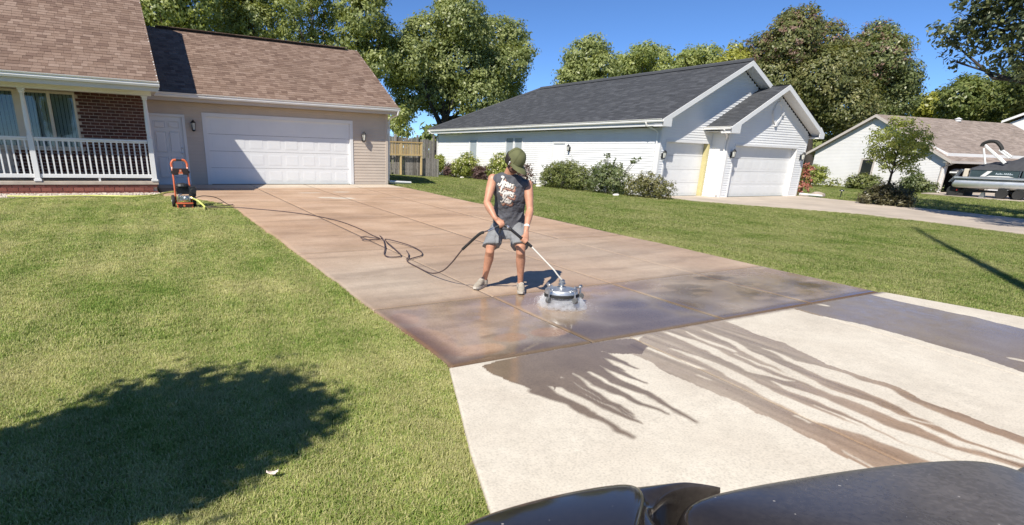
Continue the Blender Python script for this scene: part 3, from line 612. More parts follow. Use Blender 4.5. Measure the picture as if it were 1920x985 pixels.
def gutter(parent, path_a, path_b, out, name='gutter', material=None):
    """K-style gutter between two points; out = outward unit vector"""
    a = Vector(path_a); b = Vector(path_b); o = Vector(out)
    prof = [(0, 0), (.005, -.125), (.075, -.125), (.095, -.08), (.09, -.05), (.115, -.02), (.12, 0), (.112, 0), (.1, -.03), (.01, -.03)]
    V = [a+o*p+Vector((0,0,q)) for p, q in prof]+[b+o*p+Vector((0,0,q)) for p, q in prof]
    k = len(prof); mb = MB(); mb.add(V, [(i, (i+1) % k, k+(i+1) % k, k+i) for i in range(k)]+[tuple(range(k)), tuple(range(2*k-1, k-1, -1))])
    return mb.build(name, material or M['gutter'], parent)
def wall_lamp(parent, p, out, s=1.0):
    """coach lantern: back plate, arm, lantern body with cap and glass"""
    p = Vector(p); o = Vector(out); side = o.cross(Vector((0,0,1)))
    L = empty('wall_lamp', p, parent=parent)
    mb = MB(); mt = Matrix.Translation(p) @ Matrix((side, o, Vector((0,0,1)))).transposed().to_4x4()
    mb.box(-.045*s, .045*s, 0, .02, -.14*s, .08*s, mt)
    c = p+o*.13*s
    mb.tube([p+o*.02+Vector((0,0,-.08*s)), p+o*.07*s+Vector((0,0,-.15*s)), c+Vector((0,0,-.12*s))], .012*s, 6)
    mb.lathe([(.012*s,-.15*s),(.055*s,-.12*s),(.05*s,-.105*s)], c, 8)
    mb.lathe([(.085*s,.1*s),(.06*s,.14*s),(.03*s,.17*s),(.012*s,.2*s)], c, 8)
    for k in range(4):
        q = math.pi/4+k*math.pi/2; d = Vector((math.cos(q), math.sin(q), 0))
        mb.tube([c+d*.05*s+Vector((0,0,-.11*s)), c+d*.075*s+Vector((0,0,.1*s))], .007*s, 4)
    mb.build('lantern_frame', M['black'], L)
    g = MB(); g.lathe([(.042*s,-.105*s),(.066*s,.1*s)], c, 8); g.build('lantern_glass', M['lampglass'], L)
    return L
M['lampglass'] = mat('lantern_glass', (.55, .55, .5), .12, .1, 8)
def window_unit(parent, axis, plane, a0, a1, z0, z1, splits, fm, blinds=False, depth=.05, fw=.06, name='window', gm=None):
    """framed window; splits = list of (start, end) of panes along the wall"""
    w = empty(name, ((a0+a1)/2, plane, z0) if axis == 'X' else (plane, (a0+a1)/2, z0), parent=parent)
    def bx(mb, u0, u1, d0, d1, q0, q1):
        if axis == 'X': mb.box(u0, u1, plane+d0, plane+d1, q0, q1)
        else: mb.box(plane+d0, plane+d1, u0, u1, q0, q1)
    mb = MB(); edges = [a0]+[t for s in splits for t in s]+[a1]
    for i in range(0, len(edges), 2): bx(mb, edges[i], edges[i+1], -depth, .03, z0, z1)
    for s0, s1 in splits:
        bx(mb, s0, s1, -depth, .03, z0, z0+fw); bx(mb, s0, s1, -depth, .03, z1-fw, z1)
    bevel(mb.build('window_frame', fm, w), .006, 1)
    mb = MB(); bx(mb, a0-.04, a1+.04, -depth-.05, .0, z0-.05, z0-.002); mb.build('window_sill', fm, w)
    for s0, s1 in splits:
        if blinds:
            g = MB(); bx(g, s0, s1, -.012, -.008, z0+fw, z1-fw); g.build('pane', M['pane'], w)
            x = s0+.01
            while x < s1-.04:
                b = MB(); wd = .085
                V = [(x, plane+.06, z0+fw), (x+wd*.93, plane+.025, z0+fw), (x+wd*.93, plane+.025, z1-fw), (x, plane+.06, z1-fw)]
                V += [(p, q+.002, r_) for p, q, r_ in V]
                b.add(V, [(0,1,2,3),(7,6,5,4),(0,4,5,1),(1,5,6,2),(2,6,7,3),(3,7,4,0)]); b.build('blind_slat', M['blind'], w); x += .09
            k = MB(); bx(k, s0, s1, .1, .12, z0+fw, z1-fw); k.build('window_backing', M['interior'], w)
        else:
            g = MB(); bx(g, s0, s1, -.01, .0, z0+fw, z1-fw); g.build('pane', gm or M['glass_dark'], w)
    return w

# ------------------------------------------------------------------ brown house with attached garage
bh = tag(empty('brown_house', (.65, 20.5, 0)), 'ranch house with brick porch, tan siding and attached two-car garage', 'house')
YW, YB = 20.5, 19.3
# walls (backing volumes behind siding and brick)
mb = MB(); mb.box(-9, .62, YB+.13, 27, -.3, 2.66); mb.prism([(.5, YB+.13, 2.66), (.5, 23.3, 6.35), (.5, 27, 2.66)], (.12, 0, 0)); mb.build('wall', M['tan_siding'], bh)
mb = MB(); mb.box(.62, .74, YW+.01, YW+.16, -.2, 2.66); mb.box(1.74, 2.36, YW+.01, YW+.16, -.2, 2.66); mb.box(.74, 1.74, YW+.01, YW+.16, 2.1, 2.66); mb.box(.74, 1.74, YW+.1, YW+.16, -.2, 2.1); mb.box(7.33, 8.76, YW+.01, YW+.16, -.2, 2.66); mb.box(2.36, 7.33, YW+.01, YW+.16, 2.17, 2.66)
mb.box(8.62, 8.76, YW+.16, 28.2, -.2, 2.66); mb.box(.62, 8.76, 28.2, 28.35, -.2, 2.66); mb.prism([(8.6, YW, 2.66), (8.6, 24.4, 4.95), (8.6, 28.3, 2.66)], (.15, 0, 0)); mb.build('wall', M['tan_siding'], bh)
mb = MB(); mb.box(2.5, 7.2, YW+.3, YW+.32, 0, 2.2); mb.build('garage_interior', M['interior'], bh)
# brick wall: mortar bed and single bricks
mb = MB(); mb.box(-9, -3.5, YB+.02, YB+.13, -.2, 2.6); mb.box(-3.5, .64, YB+.02, YB+.13, -.2, 1.0); mb.box(-1.02, .64, YB+.02, YB+.13, 1.0, 2.6); mb.box(-3.5, -1.02, YB+.02, YB+.13, 2.5, 2.6); mb.box(.5, .64, YB+.13, YW, -.2, 2.6)
mb.build('mortar_bed', M['mortar'], bh)
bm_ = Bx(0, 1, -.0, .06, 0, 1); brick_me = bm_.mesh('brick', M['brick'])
BL, BH, nb = .202, .068, 0
for j in range(28):
    z = .245+j*.085
    if z+BH > 2.6: break
    x = .64-BL*.5*(j % 2)-BL if j % 2 else .64-BL
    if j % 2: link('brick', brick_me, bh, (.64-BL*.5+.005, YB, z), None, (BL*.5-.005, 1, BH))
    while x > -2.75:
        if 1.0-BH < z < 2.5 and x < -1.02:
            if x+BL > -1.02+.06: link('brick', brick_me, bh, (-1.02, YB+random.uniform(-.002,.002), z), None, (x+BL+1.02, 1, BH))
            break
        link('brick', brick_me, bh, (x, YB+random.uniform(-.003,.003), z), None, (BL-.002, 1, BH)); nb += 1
        x -= BL+.013
window_unit(bh, 'X', YB+.02, -3.9, -1.02, 1.03, 2.5, [(-3.75,-2.42),(-2.2,-1.67),(-1.59,-1.08)], M['beige_frame'], True)
# main roof: solid deck, fascia, soffit, gutter, shingles
def main_z(y): return 2.74+.62*(y-17.1)
roof = empty('roof', (-4, 17.1, 2.74), parent=bh)
mb = MB(); mb.prism([(-9, 17.1, main_z(17.1)-.02), (-9, 23.3, main_z(23.3)-.02), (-9, 29.5, main_z(17.1)-.02), (-9, 29.5, main_z(17.1)-.16), (-9, 23.3, main_z(23.3)-.16), (-9, 17.1, main_z(17.1)-.16)], (9.95, 0, 0)); mb.build('roof_deck', M['bark_dark'], roof)
mb = MB(); mb.prism([(.951, 17.1, main_z(17.1)-.01), (.951, 23.3, main_z(23.3)-.01), (.951, 29.5, main_z(17.1)-.01), (.951, 29.5, main_z(17.1)-.2), (.951, 23.3, main_z(23.3)-.2), (.951, 17.1, main_z(17.1)-.2)], (.022, 0, 0)); mb.build('rake_board', M['gutter'], roof)
ln = math.hypot(1, .62)
shingles(roof, M['shingle'], (-9, 17.03, main_z(17.03)-.015), (1,0,0), (0, 1/ln, .62/ln), 49, .15, lambda s: (0 if s > 5.5 else 2.0, 9.985), nparts=300, first=lambda t: (t[0].x < -3.2, t[2], -t[0].x), seed=3)
gutter(bh, (-9, 17.08, 2.73), (.985, 17.08, 2.73), (0, -1, 0))
mb = MB(); mb.box(-9, .95, 17.085, 17.11, 2.5, 2.7); mb.box(-9, .95, 17.11, YB+.02, 2.575, 2.6); mb.build('porch_soffit', M['soffit'], bh)
mb = MB(); mb.box(-9, .8, 17.78, 17.98, 2.44, 2.574); mb.build('porch_beam', M['gutter'], bh)
# garage roof
def gar_z(y): return 2.74+.57*(y-20.06)
groof = empty('roof', (5, 20.06, 2.74), parent=bh)
mb = MB(); mb.prism([(.64, 20.06, gar_z(20.06)-.02), (.64, 24.4, gar_z(24.4)-.02), (.64, 28.74, gar_z(20.06)-.02), (.64, 28.74, gar_z(20.06)-.15), (.64, 24.4, gar_z(24.4)-.15), (.64, 20.06, gar_z(20.06)-.15)], (8.37, 0, 0)); mb.build('roof_deck', M['bark_dark'], groof)
mb = MB(); mb.prism([(9.011, 20.06, gar_z(20.06)-.01), (9.011, 24.4, gar_z(24.4)-.01), (9.011, 28.74, gar_z(20.06)-.01), (9.011, 28.74, gar_z(20.06)-.19), (9.011, 24.4, gar_z(24.4)-.19), (9.011, 20.06, gar_z(20.06)-.19)], (.022, 0, 0)); mb.build('rake_board', M['gutter'], groof)
lg = math.hypot(1, .57)
shingles(groof, M['shingle'], (.64, 20.0, gar_z(20.0)-.015), (1,0,0), (0, 1/lg, .57/lg), 33, .152, lambda s: (.32, 8.42), nparts=300, first=lambda t: t[2]+.1*random.random(), seed=5)
cap_me = Bx(0, 1, -.16, .16, -.012, .008).mesh('ridge_cap', M['shingle'])
x = 1.55
while x < 8.5:
    o = link('ridge_cap', cap_me, groof, (x, 24.36, gar_z(24.4)+.03), (R(9), R(-1.4), 0), (.3, 1, 1)); x += .24
mb = MB(); mb.box(1.5, 8.5, 24.26, 24.54, gar_z(24.4)-.045, gar_z(24.4)+.015); mb.build('ridge_vent', M['bark_dark'], groof)
gutter(bh, (.98, 20.04, 2.73), (9.04, 20.04, 2.73), (0, -1, 0))
mb = MB(); mb.box(.66, 9.0, 20.045, 20.07, 2.5, 2.7); mb.box(.66, 9.0, 20.07, YW+.01, 2.52, 2.545); mb.build('soffit', M['tan_trim'], bh)
mb = MB(); mb.tube([(8.98,19.98,2.62),(8.98,20.02,2.5),(8.9,20.42,2.42),(8.86,20.56,2.3),(8.86,20.6,.15),(8.93,20.66,.06)], .04, 4); mb.build('downspout', M['gutter'], bh)
# tan siding, corner posts
tan_me = board_mesh('siding_board', .104, M['tan_siding'])
siding(bh, tan_me, .104, 'X', YW, .66, 8.68, .0, 2.52, [(.7, 1.79, -1, 2.13), (2.3, 7.4, -1, 2.22)])
mb = MB(); mb.box(8.68, 8.78, YW-.022, YW+.1, -.05, 2.52); mb.build('corner_trim', M['tan_trim'], bh)
mb = MB(); mb.box(1.8, 2.3, YW-.016, YW+.01, -.03, 0); mb.box(7.4, 8.7, YW-.016, YW+.01, -.05, 0); mb.build('starter_strip', M['tan_trim'], bh)
# garage door with casing
mb = MB(); mb.box(2.3, 2.42, YW-.03, YW+.1, 0, 2.115); mb.box(7.27, 7.39, YW-.03, YW+.1, 0, 2.115); mb.box(2.3, 7.39, YW-.032, YW+.1, 2.117, 2.235); bevel(mb.build('door_casing', M['white_trim'], bh), .004, 1)
garage_door(bh, 2.42, 7.27, .01, 2.13, YW+.05)
mb = MB(); mb.box(2.42, 7.27, YW+.05, YW+.1, -.005, .012); mb.build('door_seal', M['rubber'], bh)
# entry door: six panels, casing, knob and deadbolt
ed = empty('entry_door', (1.24, YW, 0), parent=bh)
mb = MB(); mb.box(.78, 1.7, YW+.03, YW+.07, .03, 2.06)
def panel(mb, a, b, lo, hi, y, s=.03):
    V = [(a,y,lo),(b,y,lo),(b,y,hi),(a,y,hi),(a+s*.5,y+.014,lo+s*.5),(b-s*.5,y+.014,lo+s*.5),(b-s*.5,y+.014,hi-s*.5),(a+s*.5,y+.014,hi-s*.5),(a+s*1.6,y-.006,lo+s*1.6),(b-s*1.6,y-.006,lo+s*1.6),(b-s*1.6,y-.006,hi-s*1.6),(a+s*1.6,y-.006,hi-s*1.6)]
    V = [(p, q-.014, r_) for p, q, r_ in V]
    mb.add(V, [(0,1,5,4),(1,2,6,5),(2,3,7,6),(3,0,4,7),(4,5,9,8),(5,6,10,9),(6,7,11,10),(7,4,8,11),(8,9,10,11)])
for a, b in ((.88, 1.2), (1.28, 1.6)):
    for lo, hi in ((1.72, 1.93), (.98, 1.62), (.2, .86)): panel(mb, a, b, lo, hi, YW+.03)
mb.build('door_leaf', M['white_door'], ed)
mb = MB(); mb.lathe([(.02,0),(.012,.02),(.012,.04),(.032,.05),(.03,.08),(.01,.09)], (1.63, YW+.03, .98), 12, (0,-1,0)); mb.lathe([(.03,0),(.03,.02),(.012,.03)], (1.63, YW+.03, 1.14), 12, (0,-1,0)); mb.build('handle', M['steel'], ed, True)
mb = MB(); mb.box(.7, .78, YW-.03, YW+.08, .0, 2.06); mb.box(1.7, 1.79, YW-.03, YW+.08, .0, 2.06); mb.box(.7, 1.79, YW-.032, YW+.08, 2.062, 2.14); mb.box(.72, 1.77, YW-.05, YW+.08, -.02, .03); bevel(mb.build('door_casing', M['white_trim'], ed), .004, 1)
wall_lamp(bh, (2.02, YW-.014, 1.8), (0,-1,0)); wall_lamp(bh, (7.78, YW-.014, 1.68), (0,-1,0))
# porch: slab, brick base, posts, railing
mb = MB(); mb.box(-9, .72, 17.815, YB, .15, .24); bevel(mb.build('porch_slab', M['concrete_porch'] if 'concrete_porch' in M else mat('porch_concrete', (.42,.36,.3), .8, .15, 3, .3), bh), .012, 2)
mb = MB(); mb.box(-9, .66, 17.9, YB, -.3, .15); mb.build('porch_base', M['mortar'], bh)
low_me = Bx(0, 1, 0, .06, 0, 1).mesh('brick', M['brick_low'])
for j, z in enumerate((-.12, -.015, .09)):
    x = .675-.23*(.5 if j % 2 else 0)
    while x > -3.6:
        link('brick', low_me, bh, (x-.222, 17.845+random.uniform(-.002,.002), z), None, (.222, 1, .094 if z < .08 else .055)); x -= .235
        if j == 2 and x < -3: break
def porch_post(x, y=17.88):
    t = empty('porch_post', (x, y, .24), parent=bh)
    mb = MB(); mb.box(x-.085, x+.085, y-.085, y+.085, .24, .3); mb.box(x-.062, x+.062, y-.062, y+.062, .3, 1.36)
    bevel(mb.build('post_base', M['white_trim'], t), .006, 1)
    mb = MB(); mb.lathe([(.06,1.36),(.066,1.4),(.05,1.45),(.062,1.5),(.064,1.6),(.058,1.95),(.046,2.28),(.05,2.3),(.04,2.33)], (x, y, 0), 14)
    mb.build('turned_shaft', M['white_trim'], t, True)
    mb = MB(); mb.box(x-.06, x+.06, y-.06, y+.06, 2.33, 2.44); mb.box(x-.08, x+.08, y-.08, y+.08, 2.40, 2.439); bevel(mb.build('post_capital', M['white_trim'], t), .006, 1)
for x in (-4.72, -2.04, .63): porch_post(x)
bal_me = Bx(-.018, .018, -.018, .018, 0, .82).mesh('baluster', M['white_trim'])
for a, b in ((-4.655, -2.105), (-1.975, .565)):
    rl = empty('railing', ((a+b)/2, 17.88, .3), parent=bh)
    mb = MB(); mb.box(a, b, 17.835, 17.925, 1.265, 1.315); mb.box(a, b, 17.855, 17.905, 1.225, 1.265); bevel(mb.build('top_rail', M['white_trim'], rl), .008, 2)
    mb = MB(); mb.box(a, b, 17.85, 17.91, .325, .42); bevel(mb.build('bottom_rail', M['white_trim'], rl), .006, 1)
    mb = MB(); mb.box((a+b)/2-.025+.02, (a+b)/2+.025+.02, 17.86, 17.9, .24, .325); mb.build('rail_support', M['white_trim'], rl)
    n = 19
    for k in range(n): link('baluster', bal_me, rl, (a+(b-a)*(k+.5)/n, 17.88, .41))
# ------------------------------------------------------------------ white house
wh = tag(empty('white_house', (19.04, 16.6, -.28)), 'white vinyl-sided house with charcoal roof, two front gables and two garage doors', 'house')
WX, W1, W2 = 19.04, 16.6, 15.8; ZB = -.28; EZ = 2.42
ms = .515; RX, RZ = 23.34, 5.2
def wz(x): return RZ-ms*abs(x-RX)
mb = MB(); mb.box(WX+.01, WX+.15, W1+.1, 35.66, ZB-.2, EZ); mb.box(WX+.15, 27.7, 35.5, 35.66, ZB-.2, EZ); mb.box(27.69, 27.83, W1, 35.66, ZB-.2, EZ)
mb.box(WX+.01, 19.4, W1+.01, W1+.2, ZB-.2, EZ); mb.box(22.0, 22.2, W1+.01, W1+.2, ZB-.2, EZ); mb.box(19.4, 22.0, W1+.01, W1+.2, 1.9, EZ)
mb.prism([(WX+.01, W1+.012, EZ), (27.6, W1+.012, EZ), (27.6, W1+.012, 2.7), (RX, W1+.012, RZ-.22), (WX+.01, W1+.012, 2.6)], (0, .15, 0))
mb.build('wall', M['white'], wh)
mb = MB(); mb.box(22.17, 22.68, W2+.01, W2+.2, ZB-.2, 2.42); mb.box(27.12, 27.83, W2+.01, W2+.2, ZB-.2, 2.42); mb.box(22.68, 27.12, W2+.01, W2+.2, 1.85, 2.42); mb.box(22.17, 22.3, W2+.2, W1, ZB-.2, 2.5); mb.box(27.7, 27.83, W2+.2, W1, ZB-.2, 2.5)
mb.prism([(22.17, W2+.012, 2.42), (27.83, W2+.012, 2.42), (27.83, W2+.012, 2.5), (24.9, W2+.012, 4.1), (22.17, W2+.012, 2.55)], (0, .15, 0))
mb.build('wall', M['white'], wh)
wb = board_mesh('siding_board', .1, M['white'], .021)
siding(wh, wb, .1, 'Y', WX, W1+.06, 35.6, ZB+.0, EZ-.02, [(30.5, 31.45, .6, 2.1), (25.85, 27.5, .6, 2.17), (22.32, 23.33, -.5, 1.9)])
siding(wh, wb, .1, 'X', W1, WX+.06, 22.17, ZB, 2.42, [(19.33, 22.07, -.6, 1.95)])
siding(wh, wb, .1, 'X', W1, WX, 22, 2.42, 5.1, span=lambda z: (max(19.1, RX-(RZ-.2-z)/ms), min(27.5, RX+(RZ-.2-z)/ms)))
siding(wh, wb, .1, 'X', W2, 22.25, 27.76, ZB, 2.42, [(22.62, 27.2, -.6, 1.9)])
siding(wh, wb, .1, 'X', W2, 22, 27, 2.42, 4.2, span=lambda z: (max(22.25, 24.9-(4.12-z)/.54), min(27.76, 24.9+(4.12-z)/.54)))
siding(wh, wb, .1, 'Y', 22.17, W2+.06, W1, ZB, 2.5)
for (x0, x1, y0, y1) in ((WX-.02, WX+.07, W1-.02, W1+.07), (22.15, 22.26, W2-.02, W2+.07), (27.75, 27.85, W2-.02, W2+.07), (WX-.02, WX+.07, 35.6, 35.68)):
    mb = MB(); mb.box(x0, x1, y0, y1, ZB-.05, EZ); mb.build('corner_trim', M['white_trim'], wh)
def rake(parent, y, xa, za, xp, zp, xb, zb, depth=.2, ov=.45, yb=0):
    """gable rake boards with soffit behind them"""
    mb = MB()
    for (x0, z0, x1, z1) in ((xa, za, xp, zp), (xp, zp, xb, zb)):
        mb.prism([(x0, y, z0), (x1, y, z1), (x1, y, z1-depth), (x0, y, z0-depth)], (0, .03, 0))
    mb.build('rake_board', M['white_trim'], parent)
    mb = MB()
    for (x0, z0, x1, z1) in ((xa, za, xp, zp), (xp, zp, xb, zb)):
        mb.prism([(x0, y+.03, z0-depth+.05), (x1, y+.03, z1-depth+.05), (x1, y+.03, z1-depth+.03), (x0, y+.03, z0-depth+.03)], (0, ov, 0))
    mb.build('rake_soffit', M['white_trim'], parent)
wr = empty('roof', (RX, W1, 2.7), parent=wh)
yf, yh, yb = W1-.45, 30.26, 36.12
mb = MB(); A_ = [(18.55, yf), (RX, yf)]
z_e = wz(18.55)
V = [(18.55,yf,z_e),(RX,yf,RZ),(28.13,yf,z_e),(18.55,yb,z_e),(RX,yh,RZ),(28.13,yb,z_e)]
V = [(a,b,c-.02) for a,b,c in V]; V2 = [(a,b,c-.1) for a,b,c in V]
mb.add(V+V2, [(0,1,4,3),(1,2,5,4),(3,4,5),(6,9,10,7),(7,10,11,8),(9,11,10),(0,3,9,6),(2,8,11,5),(3,5,11,9)]); mb.build('roof_deck', M['shingle_ch'], wr)
lw = math.hypot(1, ms)
# left slope: ux runs along -Y so the normal points up and out; rows climb towards the ridge
Lrow = yb-yf
shingles(wr, M['shingle_ch'], (18.5, yb, wz(18.5)-.01), (0,-1,0), (1/lw, 0, ms/lw), 36, .148, lambda s: (min(5.86*s/5.39, 5.86), Lrow), .25, .42, nparts=0, seed=9, thick=.011)
shingles(wr, M['shingle_ch'], (28.18, yf, wz(28.18)-.01), (0,1,0), (-1/lw, 0, ms/lw), 36, .148, lambda s: (0, Lrow-min(5.86*s/5.39, 5.86)), .4, .6, nparts=0, seed=10, thick=.011)
mb = MB(); mb.tube([(RX, yf+.02, RZ+.03), (RX, yh, RZ+.03)], .09, 6); mb.tube([(RX, yh, RZ+.02), (18.55, yb, z_e+.02)], .07, 6); mb.build('ridge_cap', M['shingle_ch'], wr)
rake(wh, yf-.03, 18.5, wz(18.5)-.0, RX, RZ+.0, 28.18, wz(28.18))
mb = MB(); mb.box(18.5, 18.98, yf-.03, W1-.02, 2.44, 2.5); mb.prism([(18.5, yf-.031, 2.47),(18.98, yf-.031, 2.47),(18.98, yf-.031, 2.74),(18.5, yf-.031, 2.62)], (0, .03, 0)); mb.build('eave_return', M['white_trim'], wh)
mb = MB(); mb.box(18.55, WX, W1, yb-.4, 2.46, 2.49); mb.box(18.53, 18.56, W1-.4, yb, 2.46, 2.66); mb.build('soffit', M['white_trim'], wh)
gutter(wh, (18.53, yf-.01, 2.72), (18.53, yb+.02, 2.72), (-1, 0, 0))
mb = MB(); mb.tube([(18.45,16.95,2.6),(18.5,16.95,2.5),(18.92,16.78,2.3),(18.98,16.74,2.2),(18.98,16.74,-.1),(18.85,16.7,-.18)], .04, 4); mb.build('downspout', M['gutter'], wh)
mb = MB(); mb.tube([(18.42,35.9,2.6),(18.6,35.7,2.45),(18.95,35.62,2.25),(18.97,35.62,-.1)], .04, 4); mb.build('downspout', M['gutter'], wh)
# bump-out roof
br = empty('roof', (24.9, W2, 2.6), parent=wh)
bx_, bz_ = 24.9, 4.33; s2 = .54; y2 = W2-.45
for sgn in (-1, 1):
    xe = bx_+sgn*3.3; ze = bz_-s2*3.3
    mb = MB(); mb.prism([(xe, y2, ze-.02), (bx_, y2, bz_-.02), (bx_, y2, bz_-.12), (xe, y2, ze-.12)], (0, W1-y2+.3 if sgn < 0 else 3.0, 0)); mb.build('roof_deck', M['shingle_ch'], br)
l2 = math.hypot(1, s2)
shingles(br, M['shingle_ch'], (bx_-3.34, W1+.0, bz_-s2*3.34-.008), (0,-1,0), (1/l2, 0, s2/l2), 26, .148, lambda s: (0, W1-y2), .25, .42, seed=12, thick=.011)
shingles(br, M['shingle_ch'], (bx_+3.34, y2, bz_-s2*3.34-.008), (0,1,0), (-1/l2, 0, s2/l2), 26, .148, lambda s: (0, W1-y2), .25, .42, seed=13, thick=.011)
rake(wh, y2-.03, bx_-3.34, bz_-s2*3.34, bx_, bz_, bx_+3.34, bz_-s2*3.34)
mb = MB(); mb.box(bx_-3.34, 22.14, y2-.03, W2-.02, 2.3, 2.35); mb.prism([(bx_-3.34, y2-.031, 2.32),(22.14, y2-.031, 2.32),(22.14, y2-.031, 2.78),(bx_-3.34, y2-.031, 2.5)], (0, .03, 0)); mb.build('eave_return', M['white_trim'], wh)
mb = MB(); mb.box(27.87, bx_+3.34, y2-.03, W1, 2.3, 2.35); mb.prism([(27.87, y2-.031, 2.32),(bx_+3.34, y2-.031, 2.32),(bx_+3.34, y2-.031, 2.5),(27.87, y2-.031, 2.78)], (0, .03, 0)); mb.build('eave_return', M['white_trim'], wh)
mb = MB(); mb.box(bx_-3.3, 22.17, W2-.02, W1, 2.36, 2.39); mb.build('soffit', M['soffit'], wh)
gutter(wh, (bx_-3.31, y2-.01, 2.56), (bx_-3.31, W1-.03, 2.56), (-1, 0, 0))
mb = MB(); mb.tube([(21.52,15.62,2.44),(21.6,15.64,2.36),(22.05,15.82,2.2),(22.12,15.9,2.05),(22.12,15.9,-.1),(22.0,15.85,-.2)], .04, 4); mb.build('downspout', M['gutter'], wh)
# garage doors in their recesses
for (x0, x1, z1, wy, nc) in ((19.4, 22.0, 1.9, W1, 4), (22.68, 27.12, 1.85, W2, 8)):
    mb = MB(); mb.box(x0-.07, x0+.004, wy-.03, wy+.186, ZB, z1-.006); mb.box(x1-.004, x1+.07, wy-.03, wy+.186, ZB, z1-.006); mb.box(x0-.07, x1+.07, wy-.032, wy+.186, z1-.004, z1+.09); mb.build('door_casing', M['white_trim'], wh)
    garage_door(wh, x0-.03, x1+.03, ZB+.01, z1+.03, wy+.19, 4, nc)
M['yellow_jamb'] = mat('yellowed_jamb', (.5, .44, .22), .6, .1, 4)
mb = MB(); mb.box(21.965, 21.997, W1-.034, W1+.18, ZB+.005, 1.895); mb.box(21.997, 22.06, W1-.036, W1-.031, ZB+.005, 1.895); mb.build('jamb_board', M['yellow_jamb'], wh)
# side windows and side door
window_unit(wh, 'Y', WX, 30.5, 31.45, .6, 2.1, [(30.58, 31.37)], M['white_trim'], gm=M['glass_pale'])
window_unit(wh, 'Y', WX, 25.85, 27.5, .6, 2.17, [(25.93, 26.6), (26.75, 27.42)], M['white_trim'], gm=M['glass_pale'])
sd = empty('side_door', (WX, 22.8, ZB), parent=wh)
mb = MB(); mb.box(WX+.02, WX+.06, 22.4, 23.25, ZB, 1.82); mb.build('door_leaf', M['white_door'], sd)
mb = MB(); mb.box(WX-.03, WX+.06, 22.32, 22.4, ZB, 1.82); mb.box(WX-.03, WX+.06, 23.25, 23.33, ZB, 1.82); mb.box(WX-.032, WX+.06, 22.32, 23.33, 1.822, 1.9); mb.build('door_casing', M['white_trim'], sd)
wall_lamp(wh, (WX-.02, 22.0, 1.6), (-1,0,0), .95); wall_lamp(wh, (19.21, W1-.02, 1.38), (0,-1,0), 1.0); wall_lamp(wh, (22.45, W2-.02, 1.5), (0,-1,0), 1.05); wall_lamp(wh, (27.5, W2-.02, 1.5), (0,-1,0), 1.05)
# oval gable vent with four keystones
md = empty('gable_vent', (25.1, W2, 3.3), parent=wh)
mb = MB(); n = 28
for k in range(n):
    q0, q1 = 2*math.pi*k/n, 2*math.pi*(k+1)/n
    P = lambda q, s: Vector((25.1+.33*s*math.cos(q), 0, 3.26+.46*s*math.sin(q)))
    a, b, c, d = P(q0,1), P(q1,1), P(q1,.76), P(q0,.76)
    mb.prism([(a.x,W2-.07,a.z),(b.x,W2-.07,b.z),(c.x,W2-.07,c.z),(d.x,W2-.07,d.z)], (0,.07,0))
mb.build('vent_rim', M['white_trim'], md)
mb = MB(); mb.add([(25.1+.255*math.cos(2*math.pi*k/n), W2-.03, 3.26+.355*math.sin(2*math.pi*k/n)) for k in range(n)], [tuple(range(n))]); mb.build('vent_louver', M['white_door'], md)
for dx, dz in ((0,.46),(0,-.46),(.33,0),(-.33,0)):
    mb = MB(); mb.box(25.1+dx-.06, 25.1+dx+.06, W2-.1, W2, 3.26+dz-.08, 3.26+dz+.08); mb.build('keystone', M['white_trim'], md)
# ------------------------------------------------------------------ far white house with grey-brown roof (local coordinates)
fh = tag(empty('far_house', (51.88, 19.36, -.525), R(-9.909)), 'distant white house with grey-brown roof and open dark garage', 'house')
M['white_far'] = mat('white_siding_far', (.72, .71, .7), .55, .04, .8)
mb = MB(); mb.prism([(0,.15,0),(0,10.35,0),(0,10.35,2.75),(0,5.6,5.35),(0,.15,2.75)], (.15,0,0)); mb.box(.0,.3,0,.15,0,2.75); mb.box(5.6,16,0,.15,0,2.75); mb.box(.3,5.6,0,.15,2.15,2.75); mb.box(15.85,16,.15,10.35,0,2.75); mb.box(.15,15.85,10.2,10.35,0,2.75); mb.build('wall', M['white_far'], fh)
mb = MB(); mb.box(.16,6,4.5,4.6,0,2.7); mb.box(5.7,5.8,.16,4.5,0,2.7); mb.box(.155,.16,.16,4.5,0,2.7); mb.box(.16,5.8,.16,4.5,2.5,2.55); mb.build('garage_interior', mat('brown_interior', (.07,.05,.042), .9, .2, 1), fh)
fb = board_mesh('siding_course', .115, M['white_far'], .016)
mb = MB()
for i in range(46):
    z = i*.115
    lo, hi = (.05, 10.3) if z < 2.75 else (5.6-(5.4-z)/.55, 5.6+(5.4-z)/.55)
    if hi-lo < .1: continue
    for s0, s1 in ([(lo, 4.95), (6.15, hi)] if .5 < z < 2.3 else [(lo, hi)]):
        mb.add([(-.016,s0,z),(-.016,s1,z),(-.002,s1,z+.127),(-.002,s0,z+.127),(0,s0,z),(0,s1,z)], [(1,0,3,2),(0,1,5,4)])
mb.build('siding', M['white_far'], fh, kind='stuff')
fr = empty('roof', (0,0,2.7), parent=fh)
sl = .55; rz_ = 5.6
mb = MB(); mb.prism([(-.35,-.55,rz_-sl*6.15),(-.35,5.6,rz_),(-.35,10.9,rz_-sl*5.3),(-.35,10.9,rz_-sl*5.3-.15),(-.35,5.6,rz_-.15),(-.35,-.55,rz_-sl*6.15-.15)], (17,0,0)); mb.build('roof_deck', M['shingle_far'], fr)
lf = math.hypot(1, sl)
shingles(fr, M['shingle_far'], (-.36,-.6,rz_-sl*6.2+.01), (1,0,0), (0,1/lf,sl/lf), 44, .16, lambda s: (0,17), .35, .6, seed=21)
M['far_fascia'] = mat('taupe_fascia', (.5, .45, .41), .5, .05, 1)
mb = MB()
